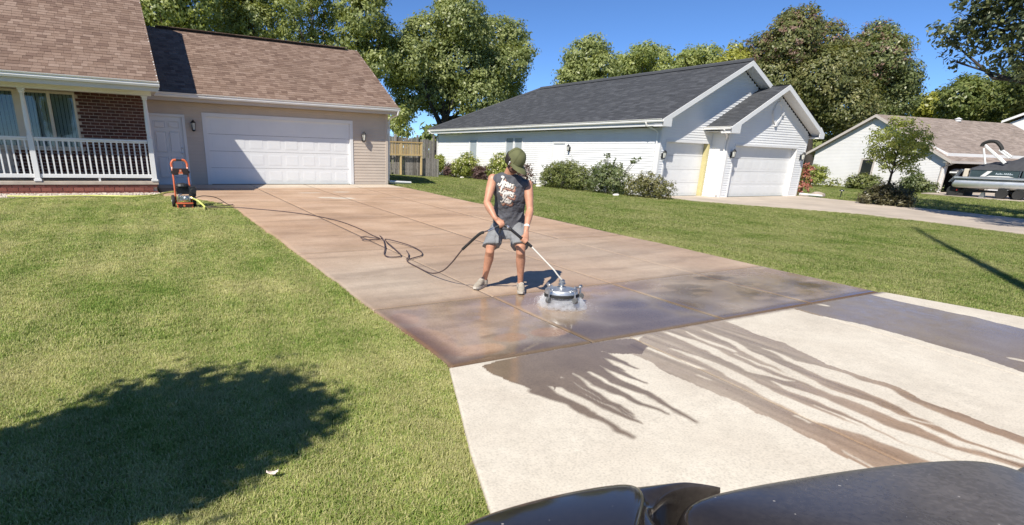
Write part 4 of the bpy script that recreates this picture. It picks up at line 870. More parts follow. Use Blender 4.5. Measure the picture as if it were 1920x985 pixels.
for (y0, z0, y1, z1) in ((-.58, rz_-sl*6.18, 5.6, rz_), (5.6, rz_, 10.93, rz_-sl*5.33)):
    mb.prism([(-.38,y0,z0+.01),(-.38,y1,z1+.01),(-.38,y1,z1-.2),(-.38,y0,z0-.2)], (.03,0,0))
mb.box(-.38, 16.6, -.62, -.56, rz_-sl*6.18-.16, rz_-sl*6.18+.0)
mb.build('fascia', M['far_fascia'], fh)
mb = MB(); mb.box(-.34, 16.6, -.55, .0, 2.1, 2.13); mb.build('soffit', M['soffit'], fh)
mb = MB(); mb.tube([(.1,-.6,2.1),(.0,-.3,1.95),(-.05,.12,1.75),(-.05,.12,.1)], .05, 4); mb.build('downspout', M['far_fascia'], fh)
mb = MB(); mb.box(.2,.3,-.03,.1,0,2.15); mb.box(5.6,5.7,-.03,.1,0,2.15); mb.box(.2,5.7,-.032,.1,2.152,2.25); mb.build('door_casing', M['far_fascia'], fh)
wn_ = empty('window', (0,5.5,.65), parent=fh)
mb = MB(); mb.box(-.05,.03,5.0,5.12,.62,2.28); mb.box(-.05,.03,5.98,6.1,.62,2.28); mb.box(-.052,.03,5.12,5.98,2.16,2.28); mb.box(-.052,.03,5.12,5.98,.62,.72); mb.build('window_frame', M['far_fascia'], wn_)
mb = MB(); mb.box(-.02,.0,5.12,5.98,.72,2.16); mb.build('pane', M['glass_dark'], wn_)
mb = MB(); mb.lathe([(.22,0),(.2,.15),(.28,.17),(.05,.3)], (9.0,5.3,rz_-.15), 10); mb.build('roof_vent', M['white_trim'], fh)
# ------------------------------------------------------------------ house beyond the boat, only a gable corner shows
eh = tag(empty('distant_house', (75, 16, -.5)), 'pale distant house gable end showing beyond the pontoon boat', 'house')
mb = MB(); mb.prism([(75.2,15.6,-.6),(75.2,24,-.6),(75.2,24,5.5),(75.2,19.8,7.4),(75.2,15.6,5.5)], (9,0,0)); mb.build('wall', M['white_far'], eh)
mb = MB(); mb.prism([(74.8,24.5,5.66),(74.8,19.8,7.85),(74.8,15.1,5.66),(74.8,15.1,5.5),(74.8,19.8,7.69),(74.8,24.5,5.5)], (10,0,0)); mb.build('roof', M['shingle_far'], eh)
mb = MB(); mb.prism([(74.77,24.52,5.68),(74.77,19.8,7.88),(74.77,19.8,7.66),(74.77,24.52,5.46)], (.03,0,0)); mb.prism([(74.77,19.8,7.88),(74.77,15.08,5.68),(74.77,15.08,5.46),(74.77,19.8,7.66)], (.03,0,0)); mb.build('rake_board', M['gutter'], eh)
# ------------------------------------------------------------------ fences behind
fz = lambda x, y: tz(x, y)-.02
pk = Bx(-.045, .045, 0, .02, 0, 1).mesh('picket', M['fence'])
f1 = tag(empty('wooden_fence', (15.5, 30.4, 0)), 'tall weathered grey picket fence between the two houses, behind the low one', 'fence')
x = 11.2
while x < 15.95:
    link('picket', pk, f1, (x, 30.4, fz(x,30.4)), (0, random.uniform(-.01,.01), 0), (random.uniform(.9,1.05), 1, 2.06+random.uniform(-.03,.03))); x += .118
for z in (.45, 1.1, 1.74):
    mb = MB(); mb.box(11.2, 15.95, 30.42, 30.46, z, z+.09); mb.build('fence_rail', M['fence'], f1)
for x in (11.4, 13.48, 14.85, 15.9):
    mb = MB(); mb.box(x-.05, x+.05, 30.32, 30.4, fz(x,30.4), 2.16); mb.build('fence_post', M['fence'], f1)
f2 = tag(empty('low_fence', (14.5, 29.7, 0)), 'low weathered grey picket fence standing in front of the tall one', 'fence')
x = 11.2
while x < 15.95:
    if random.random() > .05: link('picket', pk, f2, (x, 29.7, fz(x,29.7)), (0, random.uniform(-.015,.015), 0), (1, 1, 1.02+random.uniform(-.03,.03)))
    x += .12
for z in (.25, .8):
    mb = MB(); mb.box(11.2, 15.95, 29.72, 29.76, z, z+.08); mb.build('fence_rail', M['fence'], f2)
f3 = tag(empty('deck_railing', (13.6, 29.55, 1.05)), 'fresh yellow wood slatted railing panel above the low grey fence', 'railing')
nw = Bx(-.02, .02, 0, .03, 0, 1).mesh('slat', M['new_wood'])
x = 11.6
while x < 14.7: link('slat', nw, f3, (x, 29.55, 1.08), None, (1, 1, .68)); x += .098
for z0, z1 in ((1.03, 1.1), (1.7, 1.77)):
    mb = MB(); mb.box(11.5, 14.78, 29.52, 29.55, z0, z1); mb.build('rail', M['new_wood'], f3)
for x in (13.45, 14.72):
    mb = MB(); mb.box(x-.045, x+.045, 29.53, 29.6, .0, 1.78); mb.build('post', M['new_wood'], f3)
mb = MB(); mb.tube([(8.93,20.68,.09),(9.45,20.8,.06),(9.98,20.95,.035)], [(.055,.04),(.055,.04),(.055,.04)], 4, up=(0,0,1))
tag(mb.build('drain_extension', M['gutter']), 'white drain pipe lying on the lawn at the garage corner', 'drain pipe')
# ================================================================== OBJECTS
def spline(pts, n=10):
    """Catmull-Rom through points"""
    P = [Vector(p) for p in pts]; out = []
    for i in range(len(P)-1):
        p0, p1, p2, p3 = P[max(i-1,0)], P[i], P[i+1], P[min(i+2, len(P)-1)]
        for k in range(n):
            t = k/n; out.append(.5*((2*p1)+(p2-p0)*t+(2*p0-5*p1+4*p2-p3)*t*t+(3*p1-p0-3*p2+p3)*t**3))
    out.append(P[-1]); return out
# ------------------------------------------------------------------ pressure washer on the lawn
wx, wy = 1.07, 14.55; wz_ = tz(wx, wy)-.01
pw = tag(empty('pressure_washer', (wx, wy, wz_)), 'orange and black pressure washer on two wheels at the lawn edge by the garage', 'pressure washer')
mb = MB()
for s in (-1, 1):
    mb.tube(spline([(wx+s*.165, wy+.12, wz_+.1), (wx+s*.165, wy+.1, wz_+.35), (wx+s*.16, wy+.16, wz_+.75), (wx+s*.165, wy+.22, wz_+.9)], 4), .019, 8)
mb.box(wx-.17, wx+.17, wy-.14, wy+.12, wz_+.09, wz_+.115); mb.tube([(wx-.17,wy-.15,wz_+.1),(wx+.17,wy-.15,wz_+.1)], .018, 8)
for s in (-1, 1): mb.tube([(wx+s*.165, wy-.15, wz_+.1), (wx+s*.165, wy+.12, wz_+.1)], .018, 8); mb.tube([(wx+s*.15,wy-.14,wz_+.1),(wx+s*.15,wy-.15,wz_+.0)], .018, 6)
mb.build('frame', M['orange'], pw, True)
mb = MB(); mb.tube(spline([(wx-.165, wy+.222, wz_+.9),(wx-.165, wy+.232, wz_+.98),(wx-.12, wy+.24, wz_+1.045),(wx-.06, wy+.24, wz_+1.055)], 4), .026, 8); mb.tube(spline([(wx+.06, wy+.24, wz_+1.055),(wx+.12, wy+.24, wz_+1.045),(wx+.165, wy+.232, wz_+.98),(wx+.165, wy+.222, wz_+.9)], 4), .026, 8); mb.build('handle', M['orange'], pw, True)
mb = MB(); mb.tube([(wx-.07, wy+.24, wz_+1.055),(wx+.07, wy+.24, wz_+1.055)], .021, 8); mb.build('handle_grip', M['black_plastic'], pw, True)
mb = MB(); mb.box(wx-.17, wx+.17, wy+.1, wy+.17, wz_+.73, wz_+.87); mb.box(wx-.2, wx-.15, wy+.11, wy+.2, wz_+.76, wz_+.82); mb.box(wx+.15, wx+.2, wy+.11, wy+.2, wz_+.76, wz_+.82)
cp = bevel(mb.build('control_panel', mat('panel_brown', (.03,.017,.014), .5, .1, 5), pw), .012, 2)
mb = MB(); ang = [(-.05,.0),(.05,.0),(.042,.03),(.03,.035),(.028,.075),(.012,.095),(-.012,.095),(-.028,.075),(-.03,.035),(-.042,.03)]
mb.prism([(wx+a, wy+.094, wz_+.755+b) for a, b in ang], (0,.005,0)); mb.build('emblem', M['orange'], cp)
mb = MB(); mb.prism([(wx+.014*math.cos(k*.785), wy+.091, wz_+.818+.014*math.sin(k*.785)) for k in range(8)], (0,.004,0)); mb.box(wx-.045, wx+.045, wy+.0935, wy+.097, wz_+.738, wz_+.752); mb.build('emblem_detail', mat('emblem_cream', (.6,.5,.45), .5, .05, 5), cp)
mb = MB(); mb.box(wx-.13, wx+.13, wy-.02, wy+.14, wz_+.3, wz_+.46)
for k in range(6): mb.box(wx-.15, wx+.15, wy-.04, wy+.15, wz_+.31+k*.025, wz_+.318+k*.025)
mb.lathe([(.13,0),(.15,.02),(.13,.07),(.05,.09)], (wx, wy+.05, wz_+.46), 14); mb.box(wx+.12, wx+.27, wy-.05, wy+.12, wz_+.26, wz_+.47); mb.lathe([(.06,0),(.07,.02),(.06,.06)], (wx+.21, wy-.05, wz_+.37), 10, (0,-1,0))
bevel(mb.build('engine', M['black_plastic'], pw), .008, 2)
mb = MB(); mb.box(wx-.1, wx+.12, wy-.12, wy+.02, wz_+.16, wz_+.27); mb.lathe([(.055,0),(.06,.03),(.05,.05),(.03,.06)], (wx+.03, wy-.12, wz_+.21), 12, (0,-1,0)); mb.tube([(wx-.14,wy-.06,wz_+.14),(wx-.1,wy-.1,wz_+.3),(wx-.04,wy-.06,wz_+.31)], .02, 6); mb.tube([(wx+.1,wy-.1,wz_+.22),(wx+.24,wy-.14,wz_+.2)], .022, 8)
for k in range(3): mb.lathe([(.03,0),(.03,.025)], (wx-.06+k*.05, wy-.125, wz_+.25), 8, (0,-1,0))
bevel(mb.build('pump', M['alu'], pw), .006, 2)
mb = MB(); mb.prism([(wx-.15,wy-.165,wz_+.02),(wx+.14,wy-.165,wz_+.02),(wx+.17,wy-.165,wz_+.085),(wx-.15,wy-.165,wz_+.085)], (0,.02,0)); shd = mb.build('front_shroud', mat('shroud_maroon', (.035,.012,.01), .5, .1, 5), pw)
mb = MB(); mb.lathe([(.026,0),(.024,.006)], (wx-.02, wy-.165, wz_+.052), 10, (0,-1,0)); mb.build('emblem', M['orange'], shd)
for s in (-1, 1):
    w = empty('wheel', (wx+s*.225, wy+.06, wz_+.14), parent=pw)
    mb = MB(); mb.lathe([(.1,-.03),(.13,-.032),(.14,-.015),(.14,.015),(.13,.032),(.1,.03)], (wx+s*.225, wy+.06, wz_+.142), 22, (1,0,0)); mb.build('tyre', M['rubber'], w, True)
    mb = MB(); mb.lathe([(.1,-.022),(.1,.022)], (wx+s*.225, wy+.06, wz_+.142), 18, (1,0,0)); mb.lathe([(.03,-.04),(.03,.04)], (wx+s*.225, wy+.06, wz_+.142), 8, (1,0,0)); mb.build('rim', M['rim_grey'], w, True)
# ------------------------------------------------------------------ hoses
def G_(x, y, dz=.012): return (x, y, tz(x, y)+.012+dz)
hp = [(1.31,14.41,.055),(1.5,14.5,.09),(1.8,14.62,.03),G_(2.04,14.68,.02),G_(2.14,14.5,.03),G_(2.02,14.32,.035),G_(1.65,14.2,.03),G_(1.5,14.1,.03),G_(1.7,14.02,.03),G_(2.15,14.02,.02),G_(2.55,13.7),G_(2.93,13.3),G_(3.28,12.8),G_(3.58,12.2),G_(3.79,11.36),G_(3.84,10.4),G_(3.8,9.6)]
hp += [G_(3.78,9.22,.02),G_(3.55,9.3,.045),G_(3.43,9.22,.05),G_(3.48,9.08,.03),G_(3.76,9.1,.03),G_(3.8,9.25,.06),G_(3.76,9.0,.04),G_(3.52,8.35,.03),G_(3.3,7.85,.02),G_(3.34,7.66,.02),G_(3.52,7.72,.02),G_(3.62,8.2,.035),G_(3.78,8.95,.05),G_(3.98,8.5,.03),G_(3.98,8.0,.02),G_(3.84,7.65,.02),G_(3.62,7.5,.02),G_(3.45,7.35,.015),G_(3.42,6.9),(3.385,6.45,-.33),(3.33,6.05,-.22),(3.29,5.75,-.06),(3.305,5.5,.16),(3.38,5.32,.33),(3.463,5.235,.389)]
mb = MB(); mb.tube(spline(hp, 8), .0088, 8)
hose = tag(empty('pressure_hose', (3.8, 9.1, tz(3.8, 9.1))), 'thin dark high pressure hose tangled on the driveway and rising to the man\'s hand', 'hose')
mb.build('hose_line', M['hose_dark'], hose, True)
mb = MB(); mb.tube(spline([(3.30,5.52,.14),(3.38,5.32,.33),(3.42,5.27,.365)], 4), .017, 8); mb.build('strain_relief', M['rubber'], hose, True)
mb = MB(); mb.tube(spline([G_(3.48,7.45,.02),G_(3.56,7.55,.02),G_(3.66,7.75,.03),G_(3.72,7.95,.04)], 4), .008, 6); mb.build('hose_tie', M['hose_dark'], hose, True)
yp = [(1.25,14.42,.04),(1.36,14.36,-.02),G_(1.46,14.15,.03),G_(1.42,13.95,.03)]
yp2 = [(1.02,14.75,.0),G_(1.25,15.8,.02),G_(1.45,17.2,.02),G_(1.2,17.9,.02),G_(.95,17.72,.02),G_(.8,17.5,.02),G_(.6,16.95,.03),G_(.2,16.62,.03),G_(-.3,16.7,.03),G_(-.9,16.85,.03),G_(-1.8,16.75,.03),G_(-2.6,16.9,.03)]
yh = tag(empty('garden_hose', (1.2, 15, tz(1.2, 15))), 'yellow-green garden hose lying along the gravel and feeding the pressure washer', 'hose')
mb = MB(); mb.tube(spline(yp2, 8), .017, 8); mb.build('hose_line', M['yellow_hose'], yh, True)
mb = MB(); mb.tube(spline(yp, 6), .02, 8); mb.build('hose_end', M['yellow_hose'], yh, True)
mb = MB(); mb.lathe([(.022,0),(.024,.03),(.018,.05)], (1.245,14.425,.043), 8, Vector((-.6,.5,.4))); mb.build('coupling', M['brass'], yh, True)
# ------------------------------------------------------------------ surface cleaner with its wand
M['wand'] = mat('wand_pale', (.62,.6,.55), .3, .05, 8)
M['disc'] = mat('satin_steel', (.6,.62,.64), .42, .1, 20, metal=.85)
cx, cy, cz = 4.125, 4.69, -.315
sc = tag(empty('surface_cleaner', (cx, cy, tz(cx, cy)+.012)), 'round stainless steel surface cleaner on castors with long silver wand', 'surface cleaner')
tilt = Matrix.Rotation(R(-3), 3, 'X')
T_ = lambda v: Vector((cx, cy, cz))+tilt @ Vector(v)
mb = MB(); n = 40; prof = [(.178,0),(.184,.004),(.184,.045),(.178,.058),(.165,.066),(.06,.078),(.05,.08)]
mb.lathe(prof, T_((0,0,.03)), n, tilt @ Vector((0,0,1))); mb.build('steel_cover', M['disc'], sc, True)
mb = MB(); mb.lathe([(.165,-.012),(.188,-.01),(.19,.0),(.19,.022),(.184,.028)], T_((0,0,.02)), n, tilt @ Vector((0,0,1))); mb.build('rubber_skirt', M['rubber'], sc, True)
mb = MB(); mb.lathe([(.05,0),(.05,.02),(.026,.03),(.026,.06),(.034,.065),(.034,.09),(.02,.1)], T_((0,0,.1)), 14, tilt @ Vector((0,0,1))); mb.tube([T_((-.045,0,.15)),T_((.045,0,.15))], .012, 8); mb.build('swivel', M['alu'], sc, True)
for ang in (196, 268, 345, 90):
    q = R(ang); d = Vector((math.cos(q), math.sin(q), 0)); s = Vector((-d.y, d.x, 0))
    c = empty('castor', T_(d*.21), parent=sc)
    mb = MB()
    P = [T_(d*.16+Vector((0,0,.095))), T_(d*.235+Vector((0,0,.1))), T_(d*.235+Vector((0,0,.02)))]
    mb.tube(P, [.014,.014,.013], 6, ratio=.6); mb.lathe([(.022,0),(.022,.02),(.01,.03)], T_(d*.235+Vector((0,0,.1))), 8); mb.lathe([(.014,0),(.014,.02)], T_(d*.17+Vector((0,0,.09))), 6)
    mb.build('castor_bracket', M['alu'], c, True)
    mb = MB(); mb.lathe([(.022,-.018),(.033,-.016),(.036,0),(.033,.016),(.022,.018)], T_(d*.245+Vector((0,0,.0))), 14, s); mb.build('castor_wheel', mat('castor_grey', (.12,.12,.12), .5, .2, 10) if 'castor' not in M else M['castor'], c, True)
W0, W1_, W2_, W3_ = Vector((3.463,5.235,.389)), Vector((3.62,5.20,.455)), Vector((4.049,4.72,-.033)), Vector((4.126,4.70,-.175))
Gs = Vector((3.66,5.16,.432)); Ge = Vector((3.882,4.98,.221))
mb = MB(); mb.tube([Ge-(W2_-Ge).normalized()*.06, W2_+(Ge-W2_).normalized()*.03, W2_+(W3_-W2_).normalized()*.025, W3_+Vector((0,-.004,.05))], .0085, 10); mb.build('wand_tube', M['wand'], sc, True)
mb = MB(); dd = (Ge-Gs).normalized()
mb.tube([Gs, Gs+dd*.05, Gs+dd*.055, Ge-dd*.005, Ge], [.017,.02,.016,.0165,.013], 10); mb.build('wand_grip', M['black_plastic'], sc, True)
mb = MB(); mb.tube([W0, W0+(W1_-W0)*.45, W1_-Vector((.01,0,0)), Gs], [.012,.014,.018,.019], 10); mb.tube([W1_+Vector((.0,0,-.01)), W1_+Vector((-.03,.02,-.1))], [.016,.013], 8); mb.build('trigger_gun', M['black_plastic'], sc, True)
mb = MB(); mb.tube([W0-Vector((.012,0,.01)), W0+(W1_-W0)*.38], [.013,.015], 8); mb.tube([Gs-dd*.012, Gs+dd*.02], .019, 8); mb.build('brass_fitting', M['alu'], sc, True)
# spray under the skirt: droplets and a thin veil of mist
def mist_mat(name, dens, nscale):
    m = bpy.data.materials.new(name); m.use_nodes = True; nt = m.node_tree; N = nt.nodes; L = nt.links; N.remove(N['Principled BSDF'])
    v = N.new('ShaderNodeVolumePrincipled'); v.inputs['Color'].default_value = (.96,.97,1,1); v.inputs['Anisotropy'].default_value = .2
    n = add_noise(nt, nscale, 3); f = mth(nt, 'MULTIPLY', mth(nt, 'SUBTRACT', n.outputs[0], .38, clamp=True), dens); L.new(f, v.inputs['Density'])
    L.new(v.outputs[0], N['Material Output'].inputs['Volume']); return m
gz = tz(cx, cy)+.016
mb = MB(); mb.lathe([(.15,.1),(.215,.095),(.25,.05),(.29,.0)], (cx+.01, cy-.015, gz), 28); ms = mb.build('spray_mist', mist_mat('mist', 90, 18)); bm = bmesh.new(); bm.from_mesh(ms.data); bmesh.ops.remove_doubles(bm, verts=bm.verts[:], dist=1e-5); bmesh.ops.recalc_face_normals(bm, faces=bm.faces[:])
if sum((f.normal.dot(f.calc_center_median()-Vector((cx+.01, cy-.015, gz+.05)))) for f in bm.faces) < 0: bmesh.ops.reverse_faces(bm, faces=bm.faces[:])
bm.to_mesh(ms.data); bm.free(); tag(ms, 'fine white water spray bursting out under the surface cleaner', 'spray', kind='stuff')
mb = MB(); rg = random.Random(8)
for k in range(5200):
    q = rg.uniform(0, 6.283); r_ = .188+abs(rg.gauss(0,.035 if k % 6 else .1)); z = gz+.004+.115*rg.random()**1.2*max(0, 1-(r_-.19)*5)
    mb.ball((cx+r_*math.cos(q), cy+r_*math.sin(q), z), rg.uniform(.001,.0026), n=4, m=2)
M['water'] = mat('water_drops', (.85,.88,.9), .1, .05, 5)
tag(mb.build('water_drops', M['water'], smooth='all'), 'water droplets thrown out around the surface cleaner', 'spray', kind='stuff')
# ------------------------------------------------------------------ black car whose bonnet fills the lower right corner
def car_paint():
    m, nt, N, L, p = nodes('black_paint')
    n1 = add_noise(nt, 75, 5, dist=.4); n2 = add_noise(nt, 9, 4)
    v = N.new('ShaderNodeTexVoronoi'); v.inputs['Scale'].default_value = 62; g = N.new('ShaderNodeNewGeometry'); L.new(g.outputs['Position'], v.inputs['Vector'])
    sp = N.new('ShaderNodeSeparateColor'); L.new(v.outputs['Color'], sp.inputs[0])
    spot = mth(nt, 'MULTIPLY', mth(nt, 'LESS_THAN', v.outputs['Distance'], mth(nt, 'MULTIPLY', sp.outputs[1], .2)), mth(nt, 'GREATER_THAN', sp.outputs[0], .9))
    dust = ramp(nt, [(.2, (.25,)*3), (.85, (1,)*3)], mth(nt, 'ADD', mth(nt, 'MULTIPLY', n1.outputs[0], .7), mth(nt, 'MULTIPLY', n2.outputs[0], .35))).outputs[0]
    sx = N.new('ShaderNodeSeparateXYZ'); L.new(g.outputs['Position'], sx.inputs[0])
    dz = ramp(nt, [(.46, (.1,)*3), (.8, (1,)*3)], mth(nt, 'MULTIPLY', mth(nt, 'SUBTRACT', sx.outputs['X'], .3), .7)).outputs[0]
    dust = mth(nt, 'MULTIPLY', dust, dz)
    c = mixc(nt, 'MIX', mth(nt, 'MULTIPLY', dust, .8), (.016,.013,.012), (.23,.205,.19)); c = mixc(nt, 'MIX', mth(nt, 'MULTIPLY', spot, .8), c, (.42,.39,.36))
    L.new(c, p.inputs['Base Color'])
    L.new(mth(nt, 'MULTIPLY_ADD', mth(nt, 'MAXIMUM', dust, spot), .4, .1), p.inputs['Roughness'])
    p.inputs['Specular IOR Level'].default_value = .45; p.inputs['Coat Weight'].default_value = .25; L.new(mth(nt, 'MULTIPLY_ADD', mth(nt, 'MAXIMUM', dust, spot), .38, .035), p.inputs['Coat Roughness'])
    return m
M['car'] = car_paint()
cr = tag(empty('parked_car', (1.0, -.6, tz(1, -.6))), 'black car in the foreground, only its dusty bonnet and front wing showing', 'car')
def pillow(name, outline, z0, crown, skirt, tiltv=(0,0), parent=cr, sub=2, material=None, slope=0):
    """bodywork panel: outline in plan, domed on top, rolled over at its rim"""
    P = np.array([(p[0], p[1]) for p in outline]); zo = np.array([p[2] if len(p) > 2 else 0 for p in outline]); c = P.mean(0)
    rings = [(1.0,-skirt),(1.004,-.075),(1.0,-.04),(.99,-.018),(.972,-.007),(.945,-.001)]+[(f, None) for f in (.88,.75,.55,.35,.15)]
    V = []; F = []; n = len(P)
    for f, dz in rings:
        q = c+(P-c)*f
        zz = z0+zo*f**2+(crown*(1-f*f))+(0 if dz is None else dz)+tiltv[0]*(q[:,0]-c[0])+tiltv[1]*(q[:,1]-c[1])
        V += [(a, b, z) for (a, b), z in zip(q, zz)]
    V.append((c[0], c[1], z0+crown))
    for i in range(len(rings)-1):
        for k in range(n): F.append((i*n+k, i*n+(k+1) % n, (i+1)*n+(k+1) % n, (i+1)*n+k))
    b = (len(rings)-1)*n
    for k in range(n): F.append((b+k, b+(k+1) % n, len(V)-1))
    mb = MB(); mb.add(V, F); o = mb.build(name, material or M['car'], parent, 'all')
    s = o.modifiers.new('sub', 'SUBSURF'); s.levels = sub; s.render_levels = sub; return o
hd = Vector((.257, .966))
def back(p, d): return (p[0]-hd.x*d, p[1]-hd.y*d)
hood = [(.865,.52),(.895,.605),(.95,.64),(1.047,.633),(1.177,.607),(1.343,.57),(1.503,.53),(1.67,.477),(1.765,.437),(1.815,.395),(1.82,.33),back((1.80,.33),.2),back((1.78,.33),.5),back((1.76,.33),.85),back((1.45,.40),.95),back((1.15,.48),.95),back((.93,.55),.9),back((.88,.55),.55),back((.87,.55),.25)]
pillow('bonnet', hood, .503, .04, .12)
fend = [(.535,.80),(.64,.797),(.76,.785),(.86,.765),(.925,.745),(.915,.70),(.865,.655),(.82,.62),(.785,.55),back((.785,.6),.2),back((.775,.6),.5),back((.76,.6),.85),back((.5,.7),.95),back((.37,.74),.85),back((.36,.76),.5),back((.37,.77),.2),(.40,.75),(.455,.785)]
pillow('front_wing', fend, .498, .045, .3)
Fc = spline([(1.10,.652,0),(1.065,.68,0),(1.02,.706,0),(.96,.731,0),(.90,.752,0),(.83,.768,0),(.72,.782,0),(.60,.79,0)], 5); Gc = spline([(1.098,.646,0),(1.045,.668,0),(.98,.678,0),(.915,.664,0),(.865,.635,0),(.83,.56,0),(.79,.42,0),(.72,.28,0)], 5)
mb = MB(); V = []; nn = len(Fc)
for i, (a, b) in enumerate(zip(Fc, Gc)):
    z = .478+.012*min(1, i/8)+.022*max(0, (i-18)/17); k = min(1, .25+i/6)
    for t, dz in ((0,-.16*min(1, i/9)-.02),(-.01,-.03*k),(.05,-.012*k),(.16,-.002),(.4,.004),(.7,.002),(.86,-.004),(.95,-.014*k),(1.01,-.035*k),(1.0,-.1*min(1, i/9)-.02)):
        p = a+(b-a)*t; V.append((p.x, p.y, z+dz))
mb.add(V, [(i*10+k, i*10+k+1, (i+1)*10+k+1, (i+1)*10+k) for i in range(nn-1) for k in range(9)])
o = mb.build('wing_edge', M['car'], cr, 'all'); q = o.modifiers.new('sub', 'SUBSURF'); q.levels = q.render_levels = 2
rf = [(1.87,.36),(1.95,.4),(2.05,.4),(2.2,.34),(2.3,.25),back((2.3,.25),.3),back((2.28,.25),.8),back((1.86,.3),.9),back((1.86,.3),.4)]
pillow('front_wing', rf, .44, .02, .3)
gut = [(.80,.6),(.84,.655),(.95,.672),(1.05,.645),(1.05,.55),(1.0,.3),(.9,0),(.74,-.2),(.70,-.2),(.77,.3)]
mb = MB(); mb.prism([(a, b, .38) for a, b in gut], (0,0,.03)); mb.build('bonnet_gutter', mat('gutter_black', (.02,.016,.014), .35, .3, 8), cr)
mb = MB(); mb.tube([(.845,.55,.415),(.825,.46,.418),(.80,.36,.42),(.73,.1,.42)], .014, 6); mb.build('bonnet_seal', mat('seal_tan', (.3,.22,.17), .5, .1, 5), cr, True)
body = [(.5,.7),(1.0,.66),(1.7,.42),(2.2,.28),back((2.25,.2),1.2),back((.45,.7),1.2)]
mb = MB(); mb.prism([(a, b, -.2) for a, b in body], (0,0,.53)); bevel(mb.build('front_fascia', M['car'], cr), .05, 3)
for (a, b) in ((.62,.735),(2.0,.35)):
    mb = MB(); mb.ball((a, b, .24), .16, .05, .07, 12, 8, Matrix.Rotation(R(-15), 3, 'Z')); mb.build('headlight', M['pane'], cr, 'all')
for (a, b) in ((.42,.28),(2.1,-.15)):
    w = empty('wheel', (a, b, tz(a,b)+.34), parent=cr); ax = Vector((.966,-.257,0))
    mb = MB(); mb.lathe([(.22,-.1),(.32,-.11),(.34,-.07),(.34,.07),(.32,.11),(.22,.1)], (a, b, tz(a,b)+.35), 28, ax); mb.build('tyre', M['rubber'], w, True)
    mb = MB(); mb.lathe([(.22,-.07),(.22,.07)], (a, b, tz(a,b)+.35), 20, ax); mb.build('rim', M['alu'], w, True)
# ------------------------------------------------------------------ pontoon boat on its trailer (local: x along the hull, y away from the camera)
bz0 = tz(47.5, 15)
bt_ = tag(empty('pontoon_boat', (47.4, 17.0, bz0), -math.pi/2), 'silver pontoon boat with black cover and folded white and black bimini frame', 'boat')
M['pontoon'] = mat('pontoon_alu', (.62,.65,.68), .42, .1, 2, metal=.7)
for y in (.35, 2.1):
    mb = MB(); mb.tube([(-.05,y,.9),(.0,y,.87),(.2,y,.86),(5.6,y,.86),(6.6,y,.95),(7.1,y,1.1)], [.2,.29,.31,.31,.22,.05], 18); mb.build('pontoon_tube', M['pontoon'], bt_, True)
mb = MB(); mb.box(.0,6.8,0,2.45,1.16,1.22); mb.box(-.02,6.82,-.03,-.0,1.14,1.25); bevel(mb.build('deck', M['pontoon'], bt_), .01, 1)
M['boat_panel'] = mat('boat_panel', (.05,.075,.085), .25, .15, 2)
mb = MB(); mb.box(.75,3.05,.02,.04,1.27,1.66); mb.box(3.2,6.4,.02,.04,1.27,1.66); mb.box(.75,6.4,2.4,2.42,1.27,1.66); pn = mb.build('side_panel', M['boat_panel'], bt_)
mb = MB(); mb.prism([(1.25,.014,1.3),(1.5,.014,1.3),(1.78,.014,1.64),(1.55,.014,1.64)], (0,.004,0)); mb.prism([(1.5,.014,1.29),(2.9,.014,1.29),(2.6,.014,1.36),(1.7,.014,1.36)], (0,.004,0)); mb.build('panel_stripe', M['white_trim'], pn)
mb = MB(); x = 1.98; rg = random.Random(5)
for k in range(9):   # flowing maker's script, unreadable at this distance
    h = rg.choice((.05,.06,.1)); mb.tube(spline([(x,.012,1.44),(x+.03,.012,1.44+h),(x+.06,.012,1.45),(x+.085,.012,1.46)], 4), .011, 5); x += .085 if k != 3 else .13
mb.build('script_mark', mat('script_blue_white', (.6,.68,.75), .4, .05, 5), pn)
mb = MB()
for z in (1.25, 1.69): mb.tube([(.7,.03,z),(6.45,.03,z)], .025, 6)
for x in (.72, 3.1, 4.6, 6.4): mb.tube([(x,.03,1.22),(x,.03,1.7)], .03, 6)
mb.build('rail', M['alu'], bt_, True)
def cover():
    V = []; F = []; xs = np.linspace(.65, 6.5, 30); ny = 14
    for i, x in enumerate(xs):
        top = np.interp(x, [.65,.9,1.4,2.3,3.0,4.2,6.5], [1.86,2.05,2.18,2.3,2.66,2.75,2.1])
        for j in range(ny):
            t = j/(ny-1); y = -.02+2.47*t; s = math.sin(math.pi*t)**.5
            z = 1.7+(top-1.7)*s+.03*math.sin(i*2.1+j)*s
            V.append((x, y, z))
    for i in range(29):
        for j in range(ny-1): F.append((i*ny+j, (i+1)*ny+j, (i+1)*ny+j+1, i*ny+j+1))
    F.append(tuple(range(ny))); F.append(tuple(29*ny+j for j in range(ny))[::-1])
    mb = MB(); mb.add(V, F); return mb
cover().build('cover', mat('black_canvas', (.05,.052,.06), .8, .2, 4, .3, 20), bt_, 'all')
mb = MB(); mb.tube(spline([(.82,.2,3.1),(.86,.2,3.27),(1.1,.2,3.4),(1.45,.2,3.38),(1.75,.2,3.1),(1.86,.2,2.88)], 5), [.1]*26, 8); mb.build('bimini_sleeve', M['rubber'], bt_, True)
mb = MB()
for (a, b) in (((.98,3.2),(2.25,2.15)),((1.02,3.1),(2.2,2.1)),((.95,3.0),(1.3,2.05)),((1.8,2.95),(2.45,2.5)),((1.72,2.9),(2.35,2.42))): mb.tube([(a[0],.18,a[1]),(b[0],.1,b[1])], .05, 6)
mb.build('bimini_frame', M['white_trim'], bt_, True)
mb = MB(); mb.box(.35,.6,.05,.5,1.25,1.75); bevel(mb.build('seat_back', M['beige_frame'], bt_), .04, 2)
mb = MB()
for y in (.15, .45): mb.tube([(.22,y,1.7),(-.28,y,.9)], .035, 6)
